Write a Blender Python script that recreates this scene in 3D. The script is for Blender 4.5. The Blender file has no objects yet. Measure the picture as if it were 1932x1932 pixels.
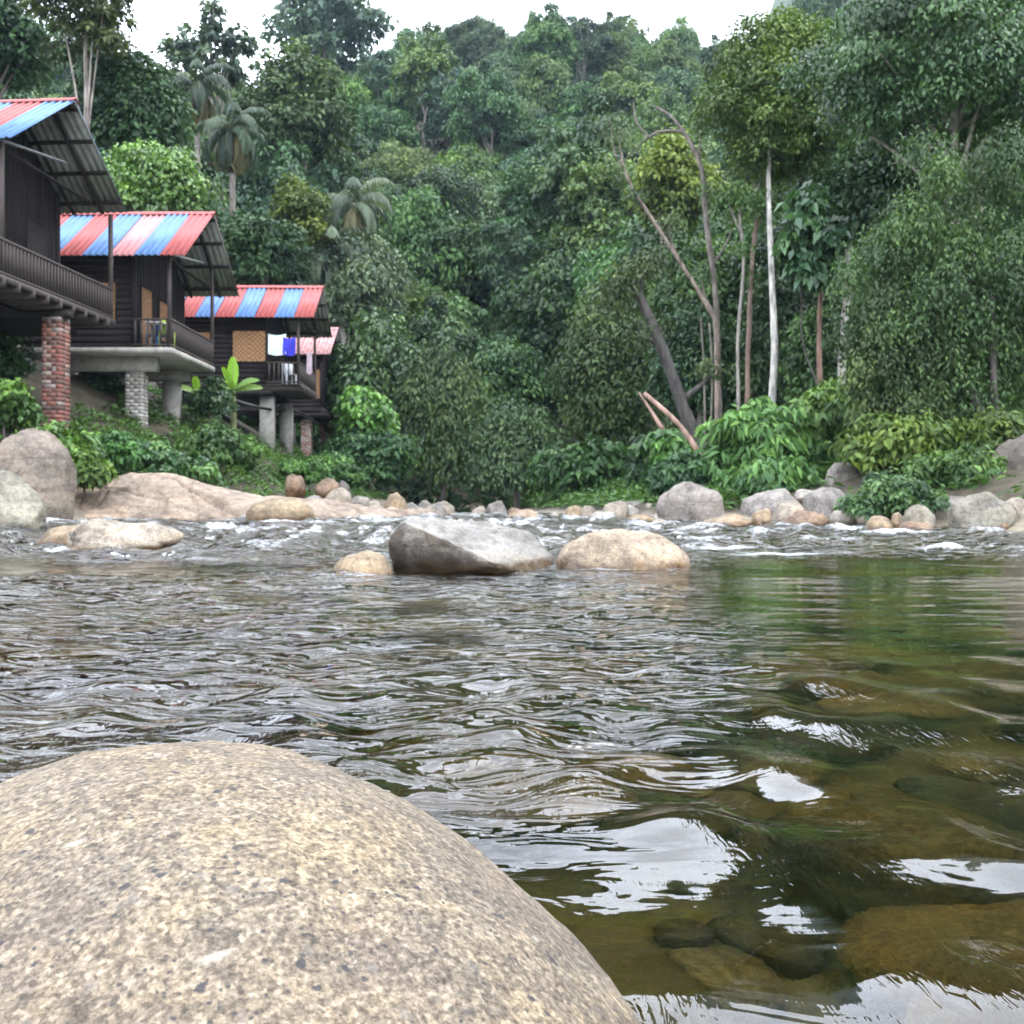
import bpy, bmesh, math, random
import numpy as np
from mathutils import Vector

R = math.radians
rng = np.random.default_rng(11)
random.seed(5)
S = bpy.context.scene
C = S.collection

# ------------------------------------------------------------------ camera, sky, sun, exposure
F, CH, HV, UC = 1890.0, 0.55, 960.0, 966.0          # focal length (px of a 1932 px frame), camera height, horizon row
cam = bpy.data.objects.new('camera', bpy.data.cameras.new('camera'))
C.objects.link(cam)
cam.data.sensor_width = 36.0
cam.data.lens = 36.0 * F / 1932.0
cam.data.clip_start = 0.05
cam.data.clip_end = 3000
cam.location = (0, 0, CH)
cam.rotation_euler = (R(90) - math.atan(6 / F), 0, 0)
cam.data.dof.use_dof = True
cam.data.dof.focus_distance = 0.95
cam.data.dof.aperture_fstop = 22
S.camera = cam

SUN_EL, SUN_AZ = 58.0, 75.0                           # azimuth from +Y towards +X
w = bpy.data.worlds.new('World')
S.world = w
w.use_nodes = True
nt = w.node_tree
nt.nodes.clear()
wo = nt.nodes.new('ShaderNodeOutputWorld')
bg = nt.nodes.new('ShaderNodeBackground')
sky = nt.nodes.new('ShaderNodeTexSky')
sky.sky_type = 'NISHITA'
sky.sun_disc = False
sky.sun_elevation = R(SUN_EL)
sky.sun_rotation = R(SUN_AZ)
tc = nt.nodes.new('ShaderNodeTexCoord')
nz = nt.nodes.new('ShaderNodeTexNoise')
nz.inputs['Scale'].default_value = 4.5
nz.inputs['Detail'].default_value = 7
nz.inputs['Roughness'].default_value = 0.55
rp = nt.nodes.new('ShaderNodeValToRGB')
rp.color_ramp.elements[0].position = 0.25
rp.color_ramp.elements[0].color = (0.8, 0.8, 0.8, 1)
rp.color_ramp.elements[1].position = 0.6
rp.color_ramp.elements[1].color = (1, 1, 1, 1)
mx = nt.nodes.new('ShaderNodeMixRGB')
mx.inputs[2].default_value = (37.0, 39.0, 43.5, 1)     # bright cloud deck
nt.links.new(tc.outputs['Generated'], nz.inputs['Vector'])
nt.links.new(nz.outputs['Fac'], rp.inputs['Fac'])
nt.links.new(rp.outputs['Color'], mx.inputs[0])
nt.links.new(sky.outputs['Color'], mx.inputs[1])
nt.links.new(mx.outputs['Color'], bg.inputs['Color'])
bg.inputs['Strength'].default_value = 0.1
nt.links.new(bg.outputs['Background'], wo.inputs['Surface'])

sun = bpy.data.objects.new('sun', bpy.data.lights.new('sun', 'SUN'))
C.objects.link(sun)
sun.data.energy = 0.8
sun.data.angle = R(18)
sun.data.color = (1, 0.96, 0.9)
sd = Vector((math.sin(R(SUN_AZ)) * math.cos(R(SUN_EL)), math.cos(R(SUN_AZ)) * math.cos(R(SUN_EL)), math.sin(R(SUN_EL))))
sun.rotation_euler = sd.to_track_quat('Z', 'Y').to_euler()
sun.location = (30, 0, 60)

S.view_settings.view_transform = 'Standard'
S.view_settings.look = 'None'
S.view_settings.exposure = 0.5
S.view_settings.gamma = 1.0
S.cycles.max_bounces = 6
S.cycles.diffuse_bounces = 2
S.cycles.glossy_bounces = 3
S.cycles.transmission_bounces = 5
S.cycles.transparent_max_bounces = 6
S.cycles.volume_bounces = 0
S.cycles.sample_clamp_indirect = 4.0
S.cycles.use_denoising = True
S.render.use_persistent_data = False

# ------------------------------------------------------------------ helpers
def P(u, v, y):
    return np.array([(u - UC) / F * y, y, CH + (HV - v) / F * y])

PERM = rng.permutation(256)
GR = rng.normal(size=(256, 3))
GR /= np.linalg.norm(GR, axis=1)[:, None]

def noise3(p, seed=0):
    p = np.asarray(p, float) + seed * 17.137
    i = np.floor(p).astype(np.int64)
    f = p - i
    u = f * f * f * (f * (f * 6 - 15) + 10)
    out = np.zeros(len(p))
    for dx in (0, 1):
        wx = u[:, 0] if dx else 1 - u[:, 0]
        hx = PERM[(i[:, 0] + dx) & 255]
        for dy in (0, 1):
            wy = u[:, 1] if dy else 1 - u[:, 1]
            hy = PERM[(hx + i[:, 1] + dy) & 255]
            for dz in (0, 1):
                wz = u[:, 2] if dz else 1 - u[:, 2]
                g = GR[PERM[(hy + i[:, 2] + dz) & 255]]
                d = g[:, 0] * (f[:, 0] - dx) + g[:, 1] * (f[:, 1] - dy) + g[:, 2] * (f[:, 2] - dz)
                out += wx * wy * wz * d
    return out * 1.5

def noise2(x, y, seed=0):
    return noise3(np.stack([np.ravel(x), np.ravel(y), np.full(np.size(x), 0.37)], 1), seed).reshape(np.shape(x))

def fbm3(p, o=4, seed=0, gain=0.5):
    a, t, s = 1.0, np.zeros(len(p)), 1.0
    for k in range(o):
        t += a * noise3(p * s, seed + k * 3.1)
        a *= gain
        s *= 2.03
    return t

def sstep(x, a, b):
    t = np.clip((x - a) / (b - a), 0, 1)
    return t * t * (3 - 2 * t)

def unit(v):
    return v / np.maximum(np.linalg.norm(v, axis=-1, keepdims=True), 1e-9)

def mesh_np(name, V, Fc, mats=(), attrs=None, smooth=False, mi=None):
    V = np.asarray(V, np.float32)
    Fc = np.asarray(Fc, np.int32)
    n, k = Fc.shape
    me = bpy.data.meshes.new(name)
    me.vertices.add(len(V))
    me.vertices.foreach_set('co', V.ravel())
    me.loops.add(n * k)
    me.loops.foreach_set('vertex_index', Fc.ravel())
    me.polygons.add(n)
    me.polygons.foreach_set('loop_start', np.arange(0, n * k, k, dtype=np.int32))
    me.polygons.foreach_set('loop_total', np.full(n, k, np.int32))
    if smooth:
        me.polygons.foreach_set('use_smooth', np.ones(n, bool))
    for m in mats:
        me.materials.append(m)
    if mi is not None:
        me.polygons.foreach_set('material_index', np.asarray(mi, np.int32))
    me.update(calc_edges=True)
    for a, val in (attrs or {}).items():
        val = np.asarray(val, np.float32)
        if val.ndim == 1:
            at = me.attributes.new(a, 'FLOAT', 'POINT')
            at.data.foreach_set('value', val)
        else:
            at = me.attributes.new(a, 'FLOAT_COLOR', 'POINT')
            c4 = np.ones((len(val), 4), np.float32)
            c4[:, :3] = val
            at.data.foreach_set('color', c4.ravel())
    return me

def link(name, me, parent=None, loc=(0, 0, 0), rot=(0, 0, 0), color=None):
    o = bpy.data.objects.new(name, me)
    C.objects.link(o)
    o.location = tuple(float(a) for a in loc)
    o.rotation_euler = rot
    if parent is not None:
        o.parent = parent
    if color is not None:
        o.color = (*color[:3], 1)
    return o

def tag(o, label, cat=None, group=None, kind=None):
    o['label'] = label
    if cat:
        o['category'] = cat
    if group:
        o['group'] = group
    if kind:
        o['kind'] = kind
    return o

def empty(name, loc, rz=0):
    o = bpy.data.objects.new(name, None)
    C.objects.link(o)
    o.empty_display_size = 0.3
    o.location = tuple(float(a) for a in loc)
    o.rotation_euler = (0, 0, rz)
    return o

def tubes(name, lst, mats, sides=8, smooth=True):
    """one mesh of tapered tubes: lst of (points, radii)"""
    Vs, Fs, b = [], [], 0
    for pts, rad in lst:
        pts = np.asarray(pts, float)
        rad = np.broadcast_to(np.asarray(rad, float), (len(pts),))
        tan = unit(np.gradient(pts, axis=0))
        ref = np.array([1.0, 0.13, 0.07]) if abs(tan[0][2]) > 0.6 else np.array([0.05, 0.1, 1.0])
        a1 = unit(np.cross(tan, ref))
        a2 = np.cross(tan, a1)
        th = np.linspace(0, 2 * np.pi, sides, endpoint=False)
        jit = 1 + (0.09 * np.random.default_rng(len(lst) + int(abs(pts[-1][0]) * 1000) % 997).normal(size=(len(pts), sides)) if sides >= 7 and smooth else 0)
        ring = pts[:, None] + rad[:, None, None] * np.broadcast_to(jit, (len(pts), sides))[:, :, None] * (np.cos(th)[None, :, None] * a1[:, None] + np.sin(th)[None, :, None] * a2[:, None])
        Vs.append(ring.reshape(-1, 3))
        n = len(pts)
        for i in range(n - 1):
            for j in range(sides):
                k = (j + 1) % sides
                Fs.append((b + i * sides + j, b + i * sides + k, b + (i + 1) * sides + k, b + (i + 1) * sides + j))
        c0, c1 = b + n * sides, b + n * sides + 1
        Vs.append(np.array([pts[0], pts[-1]]))
        for j in range(sides):
            k = (j + 1) % sides
            Fs.append((c0, b + k, b + j, b + j))
            Fs.append((c1, b + (n - 1) * sides + j, b + (n - 1) * sides + k, b + (n - 1) * sides + k))
        b += n * sides + 2
    V = np.concatenate(Vs)
    me = bpy.data.meshes.new(name)
    me.from_pydata(V.tolist(), [], [f if f[2] != f[3] else f[:3] for f in Fs])
    if smooth:
        me.polygons.foreach_set('use_smooth', np.ones(len(me.polygons), bool))
    for m in mats:
        me.materials.append(m)
    me.update()
    return me

def spline(pts, n=14):
    pts = np.asarray(pts, float)
    t = np.linspace(0, len(pts) - 1, n)
    i = np.clip(t.astype(int), 0, len(pts) - 2)
    f = (t - i)[:, None]
    g = lambda k: pts[np.clip(k, 0, len(pts) - 1)]
    p0, p1, p2, p3 = g(i - 1), g(i), g(i + 1), g(i + 2)
    return 0.5 * (2 * p1 + (p2 - p0) * f + (2 * p0 - 5 * p1 + 4 * p2 - p3) * f ** 2 + (3 * p1 - p0 - 3 * p2 + p3) * f ** 3)

# ------------------------------------------------------------------ materials
def newmat(name):
    m = bpy.data.materials.new(name)
    m.use_nodes = True
    m.node_tree.nodes.clear()
    return m, m.node_tree

def N(t, typ, **kw):
    n = t.nodes.new(typ)
    for k, v in kw.items():
        if k in n.inputs:
            n.inputs[k].default_value = v
        else:
            setattr(n, k, v)
    return n

def ramp(t, fac, stops):
    r = t.nodes.new('ShaderNodeValToRGB')
    el = r.color_ramp.elements
    while len(el) < len(stops):
        el.new(0.5)
    for e, (p, c) in zip(el, stops):
        e.position = p
        e.color = (*c, 1) if len(c) == 3 else c
    t.links.new(fac, r.inputs['Fac'])
    return r.outputs['Color']

def mixc(t, a, b, fac=0.5, mode='MIX'):
    m = t.nodes.new('ShaderNodeMixRGB')
    m.blend_type = mode
    for s, val in ((1, a), (2, b), (0, fac)):
        if isinstance(val, bpy.types.NodeSocket):
            t.links.new(val, m.inputs[s])
        elif s == 0:
            m.inputs[0].default_value = val
        else:
            m.inputs[s].default_value = (*val, 1)
    return m.outputs['Color']

def g3(v):
    return (v, v, v)

def make_leaf(name, trans=0.22, rough=0.5, spec=0.25):
    m, t = newmat(name)
    oi = N(t, 'ShaderNodeObjectInfo')
    at = N(t, 'ShaderNodeAttribute', attribute_name='tone')
    var = ramp(t, at.outputs['Fac'], [(0.0, (0.38, 0.46, 0.46)), (0.5, (1.08, 1.24, 1.15)), (1.0, (2.3, 2.3, 1.6))])
    c = mixc(t, oi.outputs['Color'], var, 1.0, 'MULTIPLY')
    hs = N(t, 'ShaderNodeHueSaturation')
    mr = N(t, 'ShaderNodeMapRange')
    mr.inputs['To Min'].default_value = 0.49
    mr.inputs['To Max'].default_value = 0.518
    t.links.new(oi.outputs['Random'], mr.inputs['Value'])
    t.links.new(mr.outputs['Result'], hs.inputs['Hue'])
    t.links.new(c, hs.inputs['Color'])
    b = N(t, 'ShaderNodeBsdfPrincipled', Roughness=rough)
    b.inputs['Specular IOR Level'].default_value = spec
    t.links.new(hs.outputs['Color'], b.inputs['Base Color'])
    tr = N(t, 'ShaderNodeBsdfTranslucent')
    tc_ = mixc(t, hs.outputs['Color'], (1.2, 1.3, 0.6), 1.0, 'MULTIPLY')
    t.links.new(tc_, tr.inputs['Color'])
    ms = N(t, 'ShaderNodeMixShader', Fac=trans)
    t.links.new(b.outputs[0], ms.inputs[1])
    t.links.new(tr.outputs[0], ms.inputs[2])
    o = N(t, 'ShaderNodeOutputMaterial')
    t.links.new(ms.outputs[0], o.inputs['Surface'])
    return m

M_LEAF = make_leaf('foliage')
M_GLOSS = make_leaf('glossy_foliage', 0.25, 0.35, 0.4)

def make_bark():
    m, t = newmat('bark')
    oi = N(t, 'ShaderNodeObjectInfo')
    tc = N(t, 'ShaderNodeTexCoord')
    mp = N(t, 'ShaderNodeMapping')
    mp.inputs['Scale'].default_value = (5, 5, 1.2)
    t.links.new(tc.outputs['Object'], mp.inputs['Vector'])
    n = N(t, 'ShaderNodeTexNoise', Scale=1.6, Detail=8.0)
    t.links.new(mp.outputs[0], n.inputs['Vector'])
    c = mixc(t, oi.outputs['Color'], ramp(t, n.outputs['Fac'], [(0.3, g3(0.35)), (0.5, g3(0.9)), (0.7, g3(1.5))]), 1.0, 'MULTIPLY')
    b = N(t, 'ShaderNodeBsdfPrincipled', Roughness=0.85)
    t.links.new(c, b.inputs['Base Color'])
    bp = N(t, 'ShaderNodeBump', Strength=0.8, Distance=0.06)
    t.links.new(n.outputs['Fac'], bp.inputs['Height'])
    t.links.new(bp.outputs[0], b.inputs['Normal'])
    o = N(t, 'ShaderNodeOutputMaterial')
    t.links.new(b.outputs[0], o.inputs['Surface'])
    return m
M_BARK = make_bark()

def make_rock(name, scale=1.0, speck=1.0):
    """granite; base colour from the object colour, 'wet' attribute = damp stained foot"""
    m, t = newmat(name)
    oi = N(t, 'ShaderNodeObjectInfo')
    tc = N(t, 'ShaderNodeTexCoord')
    big = N(t, 'ShaderNodeTexNoise', Scale=2.2 * scale, Detail=6.0, Roughness=0.6)
    med = N(t, 'ShaderNodeTexNoise', Scale=14 * scale, Detail=6.0, Roughness=0.65)
    fine = N(t, 'ShaderNodeTexNoise', Scale=70 * scale, Detail=3.0, Roughness=0.6)
    for n in (big, med, fine):
        t.links.new(tc.outputs['Object'], n.inputs['Vector'])
    c = mixc(t, oi.outputs['Color'], ramp(t, big.outputs['Fac'], [(0.3, (0.22, 0.2, 0.19)), (0.43, (0.56, 0.55, 0.54)), (0.55, (0.72, 0.71, 0.7)), (0.72, (0.98, 0.92, 0.84))]), 1.0, 'MULTIPLY')
    c = mixc(t, c, ramp(t, med.outputs['Fac'], [(0.35, (0.62, 0.6, 0.6)), (0.5, (1, 1, 1)), (0.65, (1.3, 1.28, 1.22))]), 0.9, 'MULTIPLY')
    c = mixc(t, c, ramp(t, fine.outputs['Fac'], [(0.36, g3(0.55)), (0.5, g3(1)), (0.64, g3(1.35))]), 0.6 * speck, 'MULTIPLY')
    strk = N(t, 'ShaderNodeTexNoise', Scale=1.0, Detail=5.0, Roughness=0.6, Distortion=0.5)
    smp = N(t, 'ShaderNodeMapping')
    smp.inputs['Rotation'].default_value = (0.15, 0.5, 0.3)
    smp.inputs['Scale'].default_value = (0.8 * scale, 1.5 * scale, 7 * scale)
    t.links.new(tc.outputs['Object'], smp.inputs['Vector'])
    t.links.new(smp.outputs[0], strk.inputs['Vector'])
    c = mixc(t, c, ramp(t, strk.outputs['Fac'], [(0.34, (0.5, 0.43, 0.38)), (0.48, (1, 0.98, 0.96)), (0.7, (1.1, 1.02, 0.92))]), 0.75, 'MULTIPLY')
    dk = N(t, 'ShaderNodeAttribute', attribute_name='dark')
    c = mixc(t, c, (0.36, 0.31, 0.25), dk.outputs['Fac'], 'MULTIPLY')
    wt = N(t, 'ShaderNodeAttribute', attribute_name='wet')
    c = mixc(t, c, (0.42, 0.31, 0.18), wt.outputs['Fac'], 'MULTIPLY')
    b = N(t, 'ShaderNodeBsdfPrincipled')
    t.links.new(c, b.inputs['Base Color'])
    mr = N(t, 'ShaderNodeMapRange')
    mr.inputs['To Min'].default_value = 0.85
    mr.inputs['To Max'].default_value = 0.35
    t.links.new(wt.outputs['Fac'], mr.inputs['Value'])
    t.links.new(mr.outputs['Result'], b.inputs['Roughness'])
    bp = N(t, 'ShaderNodeBump', Strength=0.7, Distance=0.02 / scale)
    t.links.new(med.outputs['Fac'], bp.inputs['Height'])
    bp2 = N(t, 'ShaderNodeBump', Strength=0.5, Distance=0.004 / scale)
    t.links.new(fine.outputs['Fac'], bp2.inputs['Height'])
    t.links.new(bp.outputs[0], bp2.inputs['Normal'])
    t.links.new(bp2.outputs[0], b.inputs['Normal'])
    o = N(t, 'ShaderNodeOutputMaterial')
    t.links.new(b.outputs[0], o.inputs['Surface'])
    return m
M_ROCK = make_rock('river_granite', 1.0, 1.3)
M_SLAB = make_rock('bedrock', 0.6)

def make_fg_rock():
    m, t = newmat('speckled_granite')
    tc = N(t, 'ShaderNodeTexCoord')
    V = tc.outputs['Object']
    def noise(s, d=4.0, r=0.6, dist=0.0):
        n = N(t, 'ShaderNodeTexNoise', Scale=s, Detail=d, Roughness=r, Distortion=dist)
        t.links.new(V, n.inputs['Vector'])
        return n.outputs['Fac']
    def voro(s):
        n = N(t, 'ShaderNodeTexVoronoi', Scale=s)
        t.links.new(V, n.inputs['Vector'])
        return n
    grain = noise(250, 4.0, 0.7, 0.3)
    c = ramp(t, grain, [(0.30, (0.05, 0.043, 0.037)), (0.40, (0.135, 0.112, 0.082)), (0.51, (0.225, 0.19, 0.14)), (0.61, (0.31, 0.27, 0.205)), (0.72, (0.42, 0.385, 0.32))])
    g2 = noise(95, 3.0, 0.6)
    c = mixc(t, c, ramp(t, g2, [(0.34, (0.62, 0.6, 0.6)), (0.5, g3(1)), (0.66, (1.22, 1.2, 1.15))]), 0.85, 'MULTIPLY')
    # crystal by crystal tint
    for vs, lo_, hi_, am_ in ((330, 0.5, 1.5, 0.7), (150, 0.66, 1.32, 0.6)):
        vv = voro(vs)
        c = mixc(t, c, ramp(t, vv.outputs['Color'], [(0.15, g3(lo_)), (0.5, g3(1)), (0.85, g3(hi_))]), am_, 'MULTIPLY')
    # ochre / grey zones
    z = noise(7, 4.0)
    c = mixc(t, c, ramp(t, z, [(0.34, (0.82, 0.8, 0.82)), (0.5, (1, 0.99, 0.97)), (0.66, (1.16, 1.1, 0.97))]), 1.0, 'MULTIPLY')
    z2 = noise(26, 3.0)
    c = mixc(t, c, ramp(t, z2, [(0.35, (0.78, 0.77, 0.78)), (0.52, (1, 1, 1)), (0.68, (1.12, 1.08, 1.02))]), 0.9, 'MULTIPLY')
    # blue-grey quartz grains
    v1 = voro(62)
    s1 = noise(90, 2.0)
    mk = N(t, 'ShaderNodeMath', operation='ADD')
    t.links.new(v1.outputs['Distance'], mk.inputs[0])
    sc = N(t, 'ShaderNodeMath', operation='MULTIPLY')
    sc.inputs[1].default_value = 0.5
    t.links.new(s1, sc.inputs[0])
    t.links.new(sc.outputs[0], mk.inputs[1])
    pick = ramp(t, v1.outputs['Color'], [(0.0, g3(0)), (0.6, g3(0)), (0.68, g3(1))])
    qm = ramp(t, mk.outputs[0], [(0.3, g3(0.6)), (0.58, g3(0))])
    qf = mixc(t, pick, qm, 1.0, 'MULTIPLY')
    c = mixc(t, c, (0.16, 0.155, 0.15), qf)
    # dark mica / hornblende flecks
    for s_, th, lo, hi in ((42, 0.86, 0.42, 0.48), (60, 0.8, 0.42, 0.5), (105, 0.74, 0.45, 0.55), (190, 0.7, 0.45, 0.6)):
        v2 = voro(s_)
        mk2 = N(t, 'ShaderNodeMath', operation='ADD')
        s2 = noise(s_ * 3, 2.0)
        sc2 = N(t, 'ShaderNodeMath', operation='MULTIPLY')
        sc2.inputs[1].default_value = 0.55
        t.links.new(s2, sc2.inputs[0])
        t.links.new(v2.outputs['Distance'], mk2.inputs[0])
        t.links.new(sc2.outputs[0], mk2.inputs[1])
        pk = ramp(t, v2.outputs['Color'], [(0.0, g3(0)), (th - 0.02, g3(0)), (th + 0.02, g3(1))])
        dm = ramp(t, mk2.outputs[0], [(lo, g3(0.9)), (hi, g3(0))])
        c = mixc(t, c, (0.035, 0.035, 0.042), mixc(t, pk, dm, 1.0, 'MULTIPLY'))
    # pale feldspar laths
    mp = N(t, 'ShaderNodeMapping')
    mp.inputs['Rotation'].default_value = (0.4, 0.3, 0.9)
    mp.inputs['Scale'].default_value = (26, 75, 60)
    t.links.new(V, mp.inputs['Vector'])
    v3 = N(t, 'ShaderNodeTexVoronoi', Scale=1.0)
    t.links.new(mp.outputs[0], v3.inputs['Vector'])
    pk3 = ramp(t, v3.outputs['Color'], [(0.0, g3(0)), (0.82, g3(0)), (0.85, g3(1))])
    ld = N(t, 'ShaderNodeMath', operation='MULTIPLY_ADD')
    ld.inputs[1].default_value = 0.9
    t.links.new(noise(120, 3.0, 0.65), ld.inputs[0])
    t.links.new(v3.outputs['Distance'], ld.inputs[2])
    d3 = ramp(t, ld.outputs[0], [(0.52, g3(0.75)), (0.74, g3(0))])
    c = mixc(t, c, (0.42, 0.39, 0.33), mixc(t, pk3, d3, 1.0, 'MULTIPLY'))
    wt = N(t, 'ShaderNodeAttribute', attribute_name='wet')
    c = mixc(t, c, (0.75, 0.72, 0.69), 1.0, 'MULTIPLY')
    c = mixc(t, c, (0.42, 0.34, 0.22), wt.outputs['Fac'], 'MULTIPLY')
    b = N(t, 'ShaderNodeBsdfPrincipled', Roughness=0.7)
    b.inputs['Specular IOR Level'].default_value = 0.35
    t.links.new(c, b.inputs['Base Color'])
    # hairline cracks and weathering stains
    cr = N(t, 'ShaderNodeTexVoronoi', Scale=5.0, feature='DISTANCE_TO_EDGE')
    cw_ = N(t, 'ShaderNodeMixRGB', blend_type='ADD')
    cw_.inputs[0].default_value = 0.16
    cn = N(t, 'ShaderNodeTexNoise', Scale=9.0, Detail=5.0)
    t.links.new(V, cn.inputs['Vector'])
    t.links.new(V, cw_.inputs[1])
    t.links.new(cn.outputs['Color'], cw_.inputs[2])
    t.links.new(cw_.outputs[0], cr.inputs['Vector'])
    cm_ = ramp(t, noise(3.2, 3.0), [(0.5, g3(0)), (0.6, g3(0.55))])
    crk = ramp(t, cr.outputs['Distance'], [(0.0, g3(1)), (0.012, g3(0))])
    c = mixc(t, c, (0.45, 0.4, 0.36), mixc(t, crk, cm_, 1.0, 'MULTIPLY'), 'MULTIPLY')
    st = ramp(t, noise(4.5, 6.0, 0.62, 0.6), [(0.36, (0.74, 0.72, 0.72)), (0.47, g3(1)), (0.62, (1.02, 1, 0.97))])
    c = mixc(t, c, st, 0.9, 'MULTIPLY')
    t.links.new(c, b.inputs['Base Color'])
    bp = N(t, 'ShaderNodeBump', Strength=0.8, Distance=0.0025)
    t.links.new(grain, bp.inputs['Height'])
    bp2 = N(t, 'ShaderNodeBump', Strength=0.7, Distance=0.006)
    t.links.new(z2, bp2.inputs['Height'])
    t.links.new(bp.outputs[0], bp2.inputs['Normal'])
    t.links.new(bp2.outputs[0], b.inputs['Normal'])
    o = N(t, 'ShaderNodeOutputMaterial')
    t.links.new(b.outputs[0], o.inputs['Surface'])
    return m
M_FG = make_fg_rock()

def make_water():
    m, t = newmat('river_water')
    geo = N(t, 'ShaderNodeNewGeometry')
    ch = N(t, 'ShaderNodeAttribute', attribute_name='ripple')
    fo = N(t, 'ShaderNodeAttribute', attribute_name='foam')
    mp = N(t, 'ShaderNodeMapping')
    mp.inputs['Rotation'].default_value = (0, 0, R(-28))
    mp.inputs['Scale'].default_value = (62, 17, 20)
    t.links.new(geo.outputs['Position'], mp.inputs['Vector'])
    n1 = N(t, 'ShaderNodeTexNoise', Scale=1.0, Detail=2.0, Roughness=0.45, Distortion=0.8)
    t.links.new(mp.outputs[0], n1.inputs['Vector'])
    mp2 = N(t, 'ShaderNodeMapping')
    mp2.inputs['Scale'].default_value = (4.6, 10.5, 10)
    t.links.new(geo.outputs['Position'], mp2.inputs['Vector'])
    n2 = N(t, 'ShaderNodeTexNoise', Scale=1.0, Detail=2.6, Roughness=0.5, Distortion=0.6)
    t.links.new(mp2.outputs[0], n2.inputs['Vector'])
    mul = N(t, 'ShaderNodeMath', operation='MULTIPLY')
    t.links.new(n1.outputs['Fac'], mul.inputs[0])
    t.links.new(ch.outputs['Fac'], mul.inputs[1])
    bp = N(t, 'ShaderNodeBump', Strength=1.0, Distance=0.0048)
    t.links.new(mul.outputs[0], bp.inputs['Height'])
    ch2 = N(t, 'ShaderNodeAttribute', attribute_name='chop')
    mul2 = N(t, 'ShaderNodeMath', operation='MULTIPLY')
    t.links.new(n2.outputs['Fac'], mul2.inputs[0])
    t.links.new(ch2.outputs['Fac'], mul2.inputs[1])
    bp2 = N(t, 'ShaderNodeBump', Strength=1.0, Distance=0.11)
    t.links.new(mul2.outputs[0], bp2.inputs['Height'])
    t.links.new(bp.outputs[0], bp2.inputs['Normal'])
    nrm = bp2.outputs[0]
    fr = N(t, 'ShaderNodeFresnel', IOR=1.62)
    t.links.new(nrm, fr.inputs['Normal'])
    rf = N(t, 'ShaderNodeBsdfRefraction', Roughness=0.0, IOR=1.33)
    rf.inputs['Color'].default_value = (0.72, 0.68, 0.46, 1)
    t.links.new(nrm, rf.inputs['Normal'])
    gl = N(t, 'ShaderNodeBsdfGlossy', Roughness=0.02)
    gl.inputs['Color'].default_value = (1, 1, 1, 1)
    t.links.new(nrm, gl.inputs['Normal'])
    ms = N(t, 'ShaderNodeMixShader')
    t.links.new(fr.outputs[0], ms.inputs[0])
    t.links.new(rf.outputs[0], ms.inputs[1])
    t.links.new(gl.outputs[0], ms.inputs[2])
    # foam
    mp3 = N(t, 'ShaderNodeMapping')
    mp3.inputs['Scale'].default_value = (20, 26, 26)
    t.links.new(geo.outputs['Position'], mp3.inputs['Vector'])
    n3 = N(t, 'ShaderNodeTexNoise', Scale=1.0, Detail=6.0, Roughness=0.7)
    t.links.new(mp3.outputs[0], n3.inputs['Vector'])
    ad = N(t, 'ShaderNodeMath', operation='ADD')
    t.links.new(n3.outputs['Fac'], ad.inputs[0])
    t.links.new(fo.outputs['Fac'], ad.inputs[1])
    fm = ramp(t, ad.outputs[0], [(0.72, g3(0)), (1.08, g3(0.75))])
    fd = N(t, 'ShaderNodeBsdfDiffuse')
    fd.inputs['Color'].default_value = (0.75, 0.78, 0.8, 1)
    ms2 = N(t, 'ShaderNodeMixShader')
    t.links.new(fm, ms2.inputs[0])
    t.links.new(ms.outputs[0], ms2.inputs[1])
    t.links.new(fd.outputs[0], ms2.inputs[2])
    o = N(t, 'ShaderNodeOutputMaterial')
    t.links.new(ms2.outputs[0], o.inputs['Surface'])
    return m
M_WATER = make_water()

def make_ground():
    m, t = newmat('ground')
    at = N(t, 'ShaderNodeAttribute', attribute_name='Col')
    tc = N(t, 'ShaderNodeTexCoord')
    n = N(t, 'ShaderNodeTexNoise', Scale=2.5, Detail=10.0, Roughness=0.68)
    t.links.new(tc.outputs['Object'], n.inputs['Vector'])
    c = mixc(t, at.outputs['Color'], ramp(t, n.outputs['Fac'], [(0.32, g3(0.35)), (0.5, g3(1)), (0.68, g3(1.7))]), 1.0, 'MULTIPLY')
    b = N(t, 'ShaderNodeBsdfPrincipled', Roughness=0.9)
    t.links.new(c, b.inputs['Base Color'])
    bp = N(t, 'ShaderNodeBump', Strength=0.8, Distance=0.08)
    t.links.new(n.outputs['Fac'], bp.inputs['Height'])
    t.links.new(bp.outputs[0], b.inputs['Normal'])
    o = N(t, 'ShaderNodeOutputMaterial')
    t.links.new(b.outputs[0], o.inputs['Surface'])
    return m
M_GROUND = make_ground()

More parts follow.
